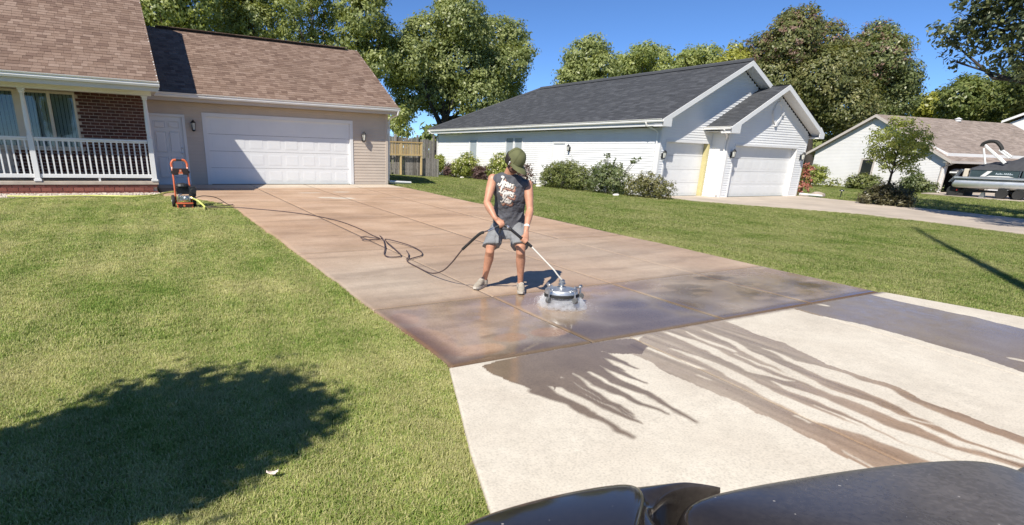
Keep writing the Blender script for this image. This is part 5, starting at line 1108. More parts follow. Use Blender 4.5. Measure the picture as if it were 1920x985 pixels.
for k in range(4): t = .15+k*.24; mb.tube([(.22-.5*t,.15,1.7-.8*t),(.22-.5*t,.45,1.7-.8*t)], .025, 6)
mb.tube([(.1,.15,1.65),(.5,.15,1.7),(.55,.15,1.25)], .03, 6); mb.build('boarding_ladder', M['alu'], bt_, True)
mo = empty('outboard_motor', (0,0,0), parent=bt_); OFF[mo] = Vector((0,0,0))
mb = MB(); mb.tube([(-.4,1.2,1.5),(-.35,1.2,.95),(-.3,1.2,.25)], [.22,.17,.09], 10); mb.box(-.5,-.12,1.05,1.35,.12,.3); mb.lathe([(.02,-.03),(.17,-.02),(.17,.02),(.02,.03)], (-.55,1.2,.22), 10, (1,0,0)); mb.build('motor_leg', M['black_plastic'], mo, True)
mb = MB(); mb.ball((-.45,1.2,1.5), .32, .22, .22, 12, 8); mb.build('motor_cowl', M['black'], mo, True)
mb = MB(); mb.box(-.7,-.3,.98,1.0,1.44,1.54); mb.build('cowl_stripe', M['white_trim'], mo)
tr = tag(empty('boat_trailer', (47.4, 17.0, bz0), -math.pi/2), 'black boat trailer with dark wheels under the pontoon boat', 'trailer')
mb = MB(); mb.box(.2,8,.5,.6,.33,.43); mb.box(.2,8,1.85,1.95,.33,.43)
for x in (.6, 2.3, 4.2, 5.8): mb.box(x-.05,x+.05,.3,2.2,.43,.5); mb.box(x-.06,x+.06,.28,.42,.5,.57); mb.box(x-.06,x+.06,2.03,2.17,.5,.57)
mb.build('trailer_frame', M['black'], tr)
mb = MB(); mb.box(.18,.2,.3,.5,.36,.46); mb.box(3.6,3.8,.48,.5,.36,.43); mb.build('tail_light', mat('red_lens', (.5,.04,.03), .3, .1, 5), tr)
for x, y in ((2.5,.2),(3.3,.2),(2.5,2.25),(3.3,2.25)):
    w = empty('wheel', (0,0,0), parent=tr); OFF[w] = Vector((0,0,0))
    mb = MB(); mb.lathe([(.17,-.09),(.28,-.1),(.3,-.06),(.3,.06),(.28,.1),(.17,.09)], (x,y,.3), 20, (0,1,0)); mb.build('tyre', M['rubber'], w, True)
    mb = MB(); mb.lathe([(.17,-.06),(.17,.06)], (x,y,.3), 14, (0,1,0)); mb.build('rim', M['black'], w, True)
mb = MB(); mb.prism([(1.45,.1,0),(1.75,.1,0),(1.68,.1,.33),(1.55,.1,.33)], (0,.2,0)); mb.build('jack_stand', M['alu'], tr)
mb = MB(); mb.box(-.35,.5,.5,2.0,.05,.33); mb.tube([(-.05,.45,.36),(-.05,2.1,.36)], .34, 16); bw = mb.build('spare_tyre_stack', M['rubber'], tr)
# ------------------------------------------------------------------ small things
def path_light(x, y, label):
    z = tz(x, y); t = tag(empty('path_light', (x, y, z)), label, 'path light', 'path lights by the neighbour drive')
    mb = MB(); mb.tube([(x,y,z-.05),(x,y,z+.32)], .02, 6); mb.build('stake', M['black'], t); mb = MB(); mb.lathe([(.11,0),(.09,.04),(.02,.08)], (x,y,z+.3), 10); mb.build('lamp_head', M['black'], t)
path_light(30.4, 15.1, 'small black path light by the neighbour drive, the one nearer the boulder'); path_light(30.9, 14.3, 'small black path light by the neighbour drive, the one nearer the ornamental tree')
def rock(x, y, r_, label, material, seed=1):
    rg = random.Random(seed); bm = bmesh.new(); bmesh.ops.create_icosphere(bm, subdivisions=2, radius=1)
    for v in bm.verts: v.co *= rg.uniform(.85,1.1); v.co = Vector((v.co.x*r_*1.3, v.co.y*r_, v.co.z*r_*.6))
    me = bpy.data.meshes.new('rock'); bm.to_mesh(me); bm.free(); me.materials.append(material)
    tag(link('rock', me, None, (x, y, tz(x,y)+.1*r_)), label, 'rock')
M['rock'] = mat('boulder', (.4,.33,.28), .9, .2, 6, .5, 30)
rock(29.4, 15.6, .32, 'brown boulder at the right corner of the white house', M['rock'], 3)
M['white_rock'] = mat('white_rock', (.68,.65,.6), .9, .1, 6, .4, 30)
rock(17.55, 17.2, .12, 'white stone at the foot of the spirea shrub', M['white_rock'], 4)
rock(17.6, 22.4, .13, 'white stone left of the clipped boxwood', M['white_rock'], 5)
rock(17.7, 30.0, .11, 'white stone between the far flowering bushes', M['white_rock'], 6)
mb = MB(); mb.box(18.35, 18.75, 22.5, 22.9, -.24, -.1); tag(bevel(mb.build('utility_box', M['black_plastic']), .02, 2), 'small black box at the foot of the white house wall', 'utility box')
mb = MB(); mb.tube([(27.95,15.7,-.18),(28.5,15.4,-.22),(28.95,15.2,-.25)], [(.06,.05)]*3, 4, up=(0,0,1)); tag(mb.build('drain_extension', M['gutter']), 'white drain pipe at the right corner of the white house', 'drain pipe')
bm = bmesh.new(); bmesh.ops.create_grid(bm, x_segments=8, y_segments=5, size=1); rg = random.Random(3)
for v in bm.verts: v.co = Vector((v.co.x*.03, v.co.y*.014*(1-.4*abs(v.co.x)), .008+.012*(v.co.x**2)+rg.uniform(0,.008)))
me = bpy.data.meshes.new('paper_scrap'); bm.to_mesh(me); bm.free(); me.materials.append(mat('scrap', (.75,.62,.55), .7, .1, 30)); me.polygons.foreach_set('use_smooth', [True]*len(me.polygons))
o = tag(link('paper_scrap', me, None, (.47, 2.66, tz(.47,2.66)+.015), (0,0,-.35)), 'small pale scrap lying on the lawn beside the tree shadow', 'scrap'); sm = o.modifiers.new('solid', 'SOLIDIFY'); sm.thickness = .002
# ================================================================== TREES, SHRUBS, GRASS
def leaf_cloud(blobs, dens, lsize, clump=.35, per=14, seed=0, shell=.74, squash=1.0, up=.3):
    """leaf-sized faces gathered into clumps through the volume of each crown lobe -> (V, F, rnd)"""
    g = np.random.default_rng(seed); Vs = []; Rn = []
    for (x, y, z, r_) in blobs:
        nc = max(4, int(dens*r_*r_))
        d = g.normal(size=(nc, 3)); d /= np.linalg.norm(d, axis=1)[:, None]
        rad = r_*(shell+(1.08-shell)*g.random(nc)**.7); rad[g.random(nc) < .12] *= 1.16
        c = np.array([x, y, z])+d*rad[:, None]*np.array([1, 1, squash])
        crnd = g.random(nc)
        k = per; n = nc*k
        p = np.repeat(c, k, 0)+g.normal(size=(n, 3))*clump*np.array([.6, .6, .42])
        out = np.repeat(d, k, 0)*1.25+g.normal(size=(n, 3))*.5+np.array([0, 0, up])
        out /= np.linalg.norm(out, axis=1)[:, None]
        a = np.cross(out, g.normal(size=(n, 3))); a /= np.linalg.norm(a, axis=1)[:, None]+1e-9
        b = np.cross(out, a)
        s = lsize*(.6+.8*g.random(n))[:, None]
        q = np.stack([p-a*s, p+b*s*.5+out*s*.12, p+a*s, p-b*s*.5+out*s*.12], 1)
        Vs.append(q.reshape(-1, 3)); Rn.append(np.clip(np.repeat(crnd, k)*.55+g.random(n)*.45, 0, 1))
    V = np.concatenate(Vs); F = np.arange(len(V)).reshape(-1, 4); return V, F, np.concatenate(Rn)
def foliage(name, parent, material, *a, **k):
    V, F, r_ = leaf_cloud(*a, **k)
    me = nmesh(name, V-np.array(OFF[parent]), F, material)
    at = me.attributes.new('rnd', 'FLOAT', 'FACE'); n = len(me.polygons); at.data.foreach_set('value', r_[:n].astype(np.float32))
    o = link(name, me, parent); return o
def limbs(parent, base, blobs, r0, material, seed=0, split=.45, name='trunk'):
    rg = random.Random(seed); mb = MB(); base = Vector(base)
    cx = sum(b[0]*b[3] for b in blobs)/sum(b[3] for b in blobs); cy = sum(b[1]*b[3] for b in blobs)/sum(b[3] for b in blobs)
    zt = max(b[2] for b in blobs); zlo = min(b[2]-b[3] for b in blobs)
    fork = Vector((base.x+(cx-base.x)*.35, base.y+(cy-base.y)*.35, base.z+(max(zlo, base.z+.6)-base.z)*.75+.25*r0))
    top = Vector((cx, cy, zt-.2*(zt-fork.z)))
    P = [base+Vector((0,0,-.15)), base+(fork-base)*.15, base+(fork-base)*.55+Vector((rg.uniform(-1,1)*r0*.4, rg.uniform(-1,1)*r0*.4, 0)), fork, fork+(top-fork)*.5+Vector((rg.uniform(-.3,.3), 0, 0)), top]
    mb.tube(P, [r0*1.35, r0*1.05, r0*.9, r0*.8, r0*.42, r0*.08], 9)
    for b in blobs:
        t = rg.uniform(.0, .55); s = fork+(top-fork)*t; e = Vector(b[:3])+Vector((rg.uniform(-.3,.3), rg.uniform(-.3,.3), .25))*b[3]
        m_ = s+(e-s)*.5+Vector((rg.uniform(-.12,.12), rg.uniform(-.12,.12), rg.uniform(-.1,.02)))*(e-s).length
        rr = r0*(.42-.3*t); mb.tube([s, m_, e], [rr, rr*.62, rr*.2], 6)
        for q in range(3):
            u = e+Vector((rg.uniform(-1,1), rg.uniform(-1,1), rg.uniform(-.2,1)))*b[3]*.7; mb.tube([m_+(e-m_)*rg.uniform(.2,.9), u], [rr*.25, rr*.07], 4)
    return mb.build(name, material, parent, 'all')
def make_tree(key, label, cat, material, bark, dens, lsize, clump, per, r0, group=None, seed=1, name='tree', **kw):
    base, blobs = TREES[key]; base = (base[0], base[1], tz(base[0], base[1]))
    t = tag(empty(name, base), label, cat, group)
    limbs(t, base, blobs, r0, bark, seed)
    foliage('crown', t, material, blobs, dens, lsize, clump, per, seed=seed, **kw); return t
M['leaf_poplar'] = leaf_mat('leaf_poplar', (.08,.105,.032), (.20,.235,.085), (.36,.385,.17), 0.45)
M['leaf_poplar2'] = leaf_mat('leaf_poplar_pale', (.09,.125,.036), (.22,.26,.09), (.40,.42,.17), 0.45)
M['leaf_maple'] = leaf_mat('leaf_maple', (.055,.07,.022), (.13,.145,.052), (.25,.235,.10), .4)
M['leaf_maple2'] = leaf_mat('leaf_maple_green', (.05,.072,.024), (.125,.155,.058), (.24,.25,.105), 0.4)
M['leaf_rust'] = leaf_mat('leaf_rust', (.10,.06,.045), (.19,.12,.09), (.27,.19,.15), 0.3)
M['leaf_lime'] = leaf_mat('leaf_lime', (.09,.11,.018), (.24,.25,.045), (.36,.36,.09), 0.4)
M['leaf_dark'] = leaf_mat('leaf_dark', (.05,.072,.022), (.13,.165,.05), (.25,.265,.09), 0.4)
M['leaf_near'] = leaf_mat('leaf_near', (.03,.045,.025), (.085,.105,.055), (.2,.22,.09), 0.35)
M['leaf_box'] = leaf_mat('leaf_boxwood', (.04,.058,.016), (.125,.15,.045), (.23,.24,.09), 0.35)
M['leaf_rose'] = leaf_mat('leaf_dark_shrub', (.035,.052,.02), (.10,.13,.05), (.21,.23,.105), 0.35)
M['leaf_yellowgreen'] = leaf_mat('leaf_yellowgreen', (.06,.085,.018), (.20,.235,.05), (.36,.37,.12), 0.4)
M['leaf_olive'] = leaf_mat('leaf_olive', (.055,.06,.02), (.14,.14,.05), (.25,.225,.1), 0.35)
M['leaf_purple'] = leaf_mat('leaf_purple', (.03,.018,.02), (.085,.05,.05), (.16,.1,.09), 0.3)
M['leaf_red'] = leaf_mat('leaf_red', (.12,.03,.025), (.3,.09,.07), (.42,.2,.15), .3)
M['leaf_juniper'] = leaf_mat('leaf_juniper', (.025,.024,.013), (.065,.058,.028), (.12,.11,.05), 0.25)
M['flower'] = mat('cream_flower', (.75, .7, .5), .7, .08, 10)
bt = 'trees behind the brown house'
make_tree('A1', 'leafy poplar behind the brown house, beside the main roof edge, farthest left of the row', 'tree', M['leaf_poplar2'], M['bark'], 86, .12, .36, 17, .32, bt, 1)
make_tree('A2', 'full green poplar rising over the left half of the garage ridge', 'tree', M['leaf_poplar'], M['bark'], 86, .12, .36, 17, .3, bt, 2)
make_tree('A3', 'thin poplar with blue sky gaps above the middle of the garage ridge', 'tree', M['leaf_poplar'], M['bark'], 70, .115, .3, 15, .26, bt, 3)
make_tree('A4', 'dark green poplar standing over the right end of the garage roof', 'tree', M['leaf_poplar'], M['bark_dark'], 86, .12, .36, 17, .28, bt, 4)
make_tree('B1', 'large broad cottonwood standing alone between the two houses, behind the fence', 'tree', M['leaf_poplar'], M['bark_dark'], 90, .12, .38, 18, .42, None, 5)
make_tree('B2', 'small pale green tree just behind the fence by the garage corner', 'tree', M['leaf_poplar2'], M['bark'], 200, .09, .18, 14, .07, None, 6)
mt_ = 'trees behind the white house'
make_tree('C1', 'tall rounded green tree at the left end of the row behind the charcoal roof', 'tree', M['leaf_poplar'], M['bark'], 66, .155, .45, 16, .35, mt_, 7)
make_tree('C2', 'green tree with a pointed top in the middle of the row behind the charcoal roof', 'tree', M['leaf_poplar2'], M['bark'], 66, .155, .45, 16, .33, mt_, 8)
make_tree('C3', 'low green tree third along the row behind the charcoal roof', 'tree', M['leaf_poplar2'], M['bark'], 66, .155, .45, 16, .33, mt_, 9)
make_tree('C4', 'yellowish green tree next to the rusty maple behind the charcoal roof', 'tree', M['leaf_lime'], M['bark'], 66, .155, .45, 16, .33, mt_, 10)
d1 = make_tree('D1', 'huge dark maple with rusty red top behind the white house gable', 'tree', M['leaf_maple'], M['bark_dark'], 62, .15, .5, 19, .5, None, 11)
foliage('rusty_top', d1, M['leaf_rust'], [b for b in TREES['D1'][1] if b[2] > 11.0], 22, .14, .32, 11, seed=31, shell=.85)
d2 = make_tree('D2', 'dark green maple with reddish top right of the huge rusty maple', 'tree', M['leaf_maple2'], M['bark_dark'], 62, .15, .5, 19, .5, None, 12)
foliage('rusty_top', d2, M['leaf_rust'], [b for b in TREES['D2'][1] if b[2] > 11.2], 20, .14, .32, 10, seed=32, shell=.85)
make_tree('E1', 'bright lime green tree behind the far house roof ridge', 'tree', M['leaf_lime'], M['bark'], 60, .22, .45, 15, .3, None, 13)
make_tree('F1', 'dark green tree right of the lime green tree behind the far house', 'tree', M['leaf_dark'], M['bark_dark'], 60, .18, .48, 16, .35, 'dark trees beyond the far house', 14)
make_tree('F2', 'dark green tree behind the white roof vent of the far house', 'tree', M['leaf_dark'], M['bark_dark'], 60, .18, .48, 16, .35, 'dark trees beyond the far house', 15)
make_tree('F3', 'dark green tree directly above the pale distant gable end', 'tree', M['leaf_dark'], M['bark_dark'], 60, .18, .48, 16, .35, 'dark trees beyond the far house', 16)
# far belt of woods that closes the horizon
bl = []
for k in range(70):
    a = R(-25+k*2.2); d = random.uniform(115, 150); h = random.uniform(3.5, 6.0)
    bl.append((d*math.sin(a), d*math.cos(a), h*.55-.5, h*.75))
Vw, Fw, rw = leaf_cloud(bl, 3.4, .75, .9, 14, seed=40, shell=.5)
me = nmesh('far_woods', Vw, Fw, M['leaf_dark']); at = me.attributes.new('rnd', 'FLOAT', 'FACE'); at.data.foreach_set('value', rw.astype(np.float32)[:len(me.polygons)])
tag(link('far_woods', me), 'distant belt of woods along the horizon', 'woods', kind='stuff')
# overhanging street tree at the right, and the little tree by the far lawn
g_ = TREES['G']
gt = tag(empty('street_tree', (23.9, 4.0, tz(23.9, 4.0))), 'large dark leafed tree whose branches hang in at the top right corner', 'tree')
gb_ = list(g_[1])+[(22.8,4.5,6.2,1.1),(24.6,3.2,7.4,1.3),(23.4,2.4,6.4,1.3),(25.0,5.0,8.2,1.2),(22.0,3.2,5.2,.9),(22,6,8.0,1.4),(24,8,8.9,1.3),(26,7,9.0,1.5),(21,3,7.5,1.4),(25,4,9,1.7),(20,4.5,8.6,1.2),(27.5,9,10,1.3),(18.5,3.0,7.8,1.2),(26.0,3.6,6.6,1.2),(24.2,6.6,7.6,1.0)]
limbs(gt, (23.9, 4.0, tz(23.9, 4.0)), gb_, .2, M['bark_dark'], 51)
foliage('crown', gt, M['leaf_near'], gb_, 130, .08, .17, 10, seed=52, shell=.35)
make_tree('H', 'small rounded ornamental tree with thin dark stems on the lawn strip by the neighbour driveway', 'tree', M['leaf_yellowgreen'], M['bark_dark'], 300, .05, .14, 12, .06, None, 53)
# young tree beside the camera whose shadow lies on the lawn
yb_ = []
rg = random.Random(12)
for h in (2.35, 2.75, 3.15, 3.55, 3.9):
    for e in (-.62, -.31, 0, .31, .62):
        w = math.sqrt(max(0, 1-(e/.9)**2-((h-3.05)/1.1)**2))
        for a in ((-.28, .28) if w > .7 else (0,)):
            if w > .2: yb_.append((-2.80-.5*e+.868*a*w+rg.uniform(-.1,.1), 1.80+.868*e+.5*a*w+rg.uniform(-.1,.1), h-.46+rg.uniform(-.1,.1), rg.uniform(.2,.33)))
yt = tag(empty('young_tree', (-2.7, 1.9, tz(-2.7, 1.9))), 'young broadleaf tree beside the camera that shades the near lawn', 'tree')
limbs(yt, (-2.7, 1.9, tz(-2.7, 1.9)), yb_, .06, M['bark'], 54)
foliage('crown', yt, M['leaf_poplar'], yb_, 330, .055, .11, 11, seed=55, shell=.25)
# tall pole by the street, its shadow crosses the neighbour lawn
pb = (4.9, -.95)
pole = tag(empty('utility_pole', (pb[0], pb[1], tz(*pb))), 'tall wooden pole at the street edge, seen by its long shadow on the lawn', 'pole')
mb = MB(); mb.tube([(pb[0], pb[1], tz(*pb)-.3), (pb[0], pb[1], 8.5), (pb[0], pb[1], 17.2)], [.15, .125, .055], 10); mb.build('pole_shaft', M['bark'], pole, 'all')
# ---- shrubs
def shrub(label, x, y, blobs, material, dens, ls, clump, per, seed, group=None, name='shrub', stems=True, flowers=0, up=.3):
    z = tz(x, y)-.01
    t = tag(empty(name, (x, y, z)), label, 'shrub', group)
    B = [(x+a, y+b, z+c, d) for a, b, c, d in blobs]
    if stems:
        rg = random.Random(seed); mb = MB()
        for b in B:
            e = Vector(b[:3]); s = Vector((x+rg.uniform(-.12,.12), y+rg.uniform(-.12,.12), z-.05)); mb.tube([s, (s+e)*.5+Vector((rg.uniform(-.08,.08), rg.uniform(-.08,.08), .05)), e+Vector((0,0,b[3]*.6))], [.02, .013, .005], 5)
        mb.build('stem', M['bark_dark'], t)
    foliage('foliage', t, material, B, dens, ls, clump, per, seed=seed, shell=.45, up=up)
    if flowers:
        rg = random.Random(seed+5); mb = MB()
        for k in range(flowers):
            b = rg.choice(B); d = Vector((rg.gauss(-.5,.8), rg.gauss(-.4,.8), rg.gauss(.5,.5))).normalized(); p = Vector(b[:3])+d*b[3]*1.05; mb.ball(p, .035, n=5, m=3)
        mb.build('flowers', M['flower'], t, kind='stuff')
    return t
sg = 'shrubs along the white house side wall'
shrub('small yellow-green shrub at the far corner of the white house wall', 18.3, 34.2, [(0,0,.5,.5),(-.1,-.3,.75,.42),(0,.4,.45,.4),(0,-.1,1.0,.33)], M['leaf_yellowgreen'], 468, .055, .11, 12, 61, sg)
shrub('low dark purple shrub next to the far corner shrub', 18.3, 32.4, [(0,0,.4,.42),(0,-.5,.45,.36),(0,.4,.4,.33)], M['leaf_purple'], 432, .055, .11, 12, 62, sg)
shrub('round hydrangea bush with cream flowers under the small far window', 18.2, 30.5, [(0,0,.6,.6),(-.1,-.7,.7,.6),(0,.7,.6,.55),(-.1,-.2,1.0,.5)], M['leaf_yellowgreen'], 396, .055, .11, 12, 63, sg, flowers=70)
shrub('low dark purple shrub between the two flowering bushes', 18.2, 28.6, [(0,0,.35,.4),(0,-.5,.4,.4),(0,.4,.4,.36)], M['leaf_purple'], 432, .055, .11, 12, 64, sg)
shrub('hydrangea bush with cream flowers behind the man\'s cap', 18.2, 26.6, [(0,0,.6,.6),(0,.6,.7,.5),(0,-.6,.75,.6),(-.1,0,1.1,.45)], M['leaf_yellowgreen'], 396, .055, .11, 12, 65, sg, flowers=60)
shrub('dark purple shrub right beside the man\'s shoulder', 18.2, 24.4, [(0,0,.5,.45),(0,.4,.45,.4),(0,-.1,.85,.28)], M['leaf_purple'], 200, .06, .1, 8, 66, sg)
shrub('broad clipped boxwood below the side door', 18.15, 21.1, [(0,.9,.55,.6),(0,.1,.6,.64),(0,-.8,.55,.6),(-.1,.5,.85,.45),(-.1,-.4,.85,.48),(0,-1.2,.45,.5),(0,1.3,.45,.45)], M['leaf_box'], 620, .036, .085, 14, 67, sg)
sh = shrub('tall loose dark shrub with upright shoots right of the boxwood', 18.15, 18.3, [(0,.7,.5,.55),(0,0,.6,.6),(0,-.6,.5,.55),(-.1,.2,.95,.42),(0,.8,.95,.25),(0,-.4,1.0,.3)], M['leaf_rose'], 380, .045, .1, 12, 68, sg)
mb = MB(); rg = random.Random(4); tips = []
for k in range(9):
    e = Vector((18.15+rg.uniform(-.2,.2), 18.2+rg.uniform(-1.5,1.0), tz(18.15,18.2)+rg.uniform(1.25,1.62))); mb.tube([(18.15, 18.2+(e.y-18.2)*.4, .3), ((18.15+e.x)/2, 18.2+(e.y-18.2)*.75, .8), e], [.012,.009,.004], 4); tips.append((e.x, e.y, e.z, .09))
mb.build('shoot', M['bark_dark'], sh, kind='stuff'); foliage('shoot_leaves', sh, M['leaf_rose'], tips, 600, .045, .05, 6, seed=70)
shrub('low olive brown spirea at the corner by the single garage door', 18.25, 16.35, [(0,.4,.4,.5),(.1,-.3,.4,.48),(0,0,.62,.42),(.3,-.7,.35,.4)], M['leaf_olive'], 560, .036, .085, 13, 69, sg)
shrub('red leafed shrub at the right corner of the white house', 28.5, 15.9, [(0,0,.35,.32),(0,0,.8,.3),(.05,0,1.2,.25),(0,.1,1.5,.16)], M['leaf_red'], 260, .05, .09, 9, 71)
shrub('dark brown juniper mound under the small ornamental tree', 28.0, 12.15, [(0,0,.35,.5),(-.3,.5,.3,.42),(.3,-.4,.35,.48),(0,-.7,.25,.35),(-.2,.1,.6,.38),(.3,.1,.6,.36)], M['leaf_juniper'], 560, .045, .1, 13, 72, up=.7)
fg = 'plants along the far house wall'
shrub('tall grassy green plant clump at the far house corner', 49.4, 27.6, [(0,0,.6,.7),(0,-.9,.7,.6),(0,-.5,1.2,.5),(0,-1.3,1.1,.45),(0,.7,.5,.5)], M['leaf_yellowgreen'], 260, .08, .17, 12, 73, fg, up=.8)
shrub('small pale plant between the two shrubs of the far house', 49.6, 25.3, [(0,0,.3,.4),(0,.5,.3,.35)], M['leaf_yellowgreen'], 130, .08, .14, 8, 74, fg, up=.8)
shrub('round dark green shrub under the far house window', 49.8, 23.4, [(0,0,.5,.65),(0,.7,.45,.55),(0,-.7,.45,.55)], M['leaf_box'], 260, .08, .17, 12, 75, fg)
shrub('loose green shrub at the right end of the far house gable wall', 50.6, 20.3, [(0,0,.5,.6),(0,.6,.5,.5),(0,.1,1.0,.45),(0,-.5,.4,.5),(0,-1.0,.3,.4)], M['leaf_rose'], 260, .08, .17, 12, 76, fg)
# ---- grass blades: tufts set out over the lawn as one object of stuff
def grass_material():
    m = bpy.data.materials.new('grass_blade'); m.use_nodes = True; nt = m.node_tree; N = nt.nodes; L = nt.links
    N.remove(N['Principled BSDF']); out = N['Material Output']
    n1 = add_noise(nt, .8, 6, rough=.62); n2 = add_noise(nt, 4.5, 4)
    a = N.new('ShaderNodeAttribute'); a.attribute_name = 'rnd'
    f = mth(nt, 'ADD', mth(nt, 'MULTIPLY', n1.outputs[0], .95), mth(nt, 'ADD', mth(nt, 'MULTIPLY', n2.outputs[0], .4), mth(nt, 'MULTIPLY', a.outputs['Fac'], .45)))
    c = ramp(nt, [(.5, (.09,.19,.022)), (.74, (.25,.355,.068)), (.94, (.51,.52,.18)), (1.0, (.6,.57,.27))], f).outputs[0]
    w = N.new('ShaderNodeTexWave'); w.wave_type = 'BANDS'; w.bands_direction = 'X'; w.inputs['Scale'].default_value = .5; w.inputs['Distortion'].default_value = 1.2; w.inputs['Detail'].default_value = 2
    g = N.new('ShaderNodeNewGeometry'); mp = N.new('ShaderNodeMapping'); mp.inputs['Rotation'].default_value = (0, 0, R(4)); L.new(g.outputs['Position'], mp.inputs['Vector']); L.new(mp.outputs[0], w.inputs['Vector'])
    c = mixc(nt, 'MULTIPLY', 1.0, c, ramp(nt, [(.2, (.95,)*3), (.8, (1.04,)*3)], w.outputs[0]).outputs[0])
    c = lawn_side(nt, c)
    d = N.new('ShaderNodeBsdfPrincipled'); d.inputs['Roughness'].default_value = .55; d.inputs['Specular IOR Level'].default_value = .3; L.new(c, d.inputs['Base Color'])
    t = N.new('ShaderNodeBsdfTranslucent'); L.new(c, t.inputs['Color'])
    mx = N.new('ShaderNodeMixShader'); mx.inputs[0].default_value = .3; L.new(d.outputs[0], mx.inputs[1]); L.new(t.outputs[0], mx.inputs[2]); L.new(mx.outputs[0], out.inputs['Surface'])
    return m
M['grass'] = grass_material()
tufts = bpy.data.collections.new('grass_tufts')
for k in range(5):
    g = np.random.default_rng(100+k); nb = 44
    Vg = []; Fg = []; rg_ = []
    for b in range(nb):
        a = g.random()*6.28; rr = .045*math.sqrt(g.random()); p = np.array([rr*math.cos(a), rr*math.sin(a), -.005])
        az = g.random()*6.28; ln_ = .022+.022*g.random(); wd = .0015+.0011*g.random(); lean = .25+.9*g.random()
        d = np.array([math.cos(az), math.sin(az), 0]); s = np.array([-d[1], d[0], 0])*wd
        mid = p+d*ln_*.35*lean+np.array([0,0,ln_*.6]); tip = p+d*ln_*lean+np.array([0,0,ln_*(1.05-.45*lean*.7)])
        i = len(Vg); Vg += [p-s, p+s, mid+s*.8, mid-s*.8, tip]; Fg += [(i,i+1,i+2,i+3),(i+3,i+2,i+4)]; rr_ = g.random(); rg_ += [rr_, rr_]
    me = bpy.data.meshes.new('grass_tuft'); me.from_pydata([tuple(v) for v in Vg], [], Fg); me.materials.append(M['grass'])
    at = me.attributes.new('rnd', 'FLOAT', 'FACE'); at.data.foreach_set('value', rg_)
    o = bpy.data.objects.new('grass_tuft', me); tufts.objects.link(o)
def paved(x, y):
    e = -.008
    p = (x > drive_l(y)-e) & (x < drive_r(y)+e) & (y > 3.6) & (y < 20.6)
    p |= (x > apron_l(y)-e) & (x < apron_r(y)+e) & (y <= 3.6)
    p |= (y < -.55)
    p |= inpoly(x, y, NBR) | inpoly(x, y, FARDRV) | inpoly(x, y, GRAVEL)
    p |= (x > -9) & (x < 9) & (y > 17.6)&((y > 20.3)|(x < .8))
    p |= (x > 18.95) & (x < 28) & (y > 16.3)
    return p
PX = []
def scatter(x0, x1, y0, y1, step, sc):
    nx, ny = int((x1-x0)/step), int((y1-y0)/step)
    x, y = np.meshgrid(x0+(np.arange(nx)+.5)*step, y0+(np.arange(ny)+.5)*step); x = x.ravel(); y = y.ravel()
    x = x+(rng.random(len(x))-.5)*step*1.3; y = y+(rng.random(len(x))-.5)*step*1.3
    k = ~paved(x, y)
    # inside the view cone only
    u = (x*r2.x+y*r2.y)/(x*fwd.x+y*fwd.y+1e-6); k &= (x*fwd.x+y*fwd.y > 0) & (u > -1.1) & (u < 1.25)
    x, y = x[k], y[k]; PX.append(np.stack([x, y, terr(x, y)-.02, np.full(len(x), sc)*(.8+.45*rng.random(len(x)))], -1))
scatter(-2.2, 2.3, 1.2, 5.2, .034, .86)
scatter(-3.4, 2.3, 5.2, 9.0, .05, .98)
scatter(-4.8, 2.3, 9.0, 13.0, .068, 1.12)
scatter(-6.5, 2.2, 13.0, 17.4, .085, 1.25)
scatter(8.4, 14, .5, 9, .066, 1.0)
scatter(14, 24, .5, 9, .09, 1.2)
scatter(8.6, 22.5, 9, 16.4, .11, 1.3)
scatter(8.6, 19, 16.4, 30, .16, 1.5)
scatter(28.0, 46, 4, 30, .3, 2.4)
P = np.concatenate(PX); n = len(P)
me = bpy.data.meshes.new('grass'); me.vertices.add(n); me.vertices.foreach_set('co', P[:, :3].astype(np.float32).ravel())
a1 = me.attributes.new('scl', 'FLOAT', 'POINT'); a1.data.foreach_set('value', P[:, 3].astype(np.float32))
a2 = me.attributes.new('rotz', 'FLOAT', 'POINT'); a2.data.foreach_set('value', (rng.random(n)*6.28).astype(np.float32))
gr = tag(link('grass', me), 'short mown grass of the lawns, partly dry', 'grass', kind='stuff')
ng = bpy.data.node_groups.new('grass_field', 'GeometryNodeTree')
ng.interface.new_socket('Geometry', in_out='INPUT', socket_type='NodeSocketGeometry'); ng.interface.new_socket('Geometry', in_out='OUTPUT', socket_type='NodeSocketGeometry')
N = ng.nodes; L = ng.links
gi = N.new('NodeGroupInput'); go = N.new('NodeGroupOutput'); m2p = N.new('GeometryNodeMeshToPoints'); iop = N.new('GeometryNodeInstanceOnPoints'); ci = N.new('GeometryNodeCollectionInfo')
ci.inputs['Collection'].default_value = tufts; ci.inputs['Separate Children'].default_value = True; ci.inputs['Reset Children'].default_value = True
s1_ = N.new('GeometryNodeInputNamedAttribute'); s1_.data_type = 'FLOAT'; s1_.inputs['Name'].default_value = 'scl'
s2_ = N.new('GeometryNodeInputNamedAttribute'); s2_.data_type = 'FLOAT'; s2_.inputs['Name'].default_value = 'rotz'
cx_ = N.new('ShaderNodeCombineXYZ'); L.new(s2_.outputs['Attribute'], cx_.inputs['Z'])
iop.inputs['Pick Instance'].default_value = True
L.new(gi.outputs[0], m2p.inputs['Mesh']); L.new(m2p.outputs[0], iop.inputs['Points']); L.new(ci.outputs[0], iop.inputs['Instance'])
L.new(cx_.outputs[0], iop.inputs['Rotation']); L.new(s1_.outputs['Attribute'], iop.inputs['Scale']); L.new(iop.outputs[0], go.inputs[0])
md_ = gr.modifiers.new('grass_field', 'NODES'); md_.node_group = ng
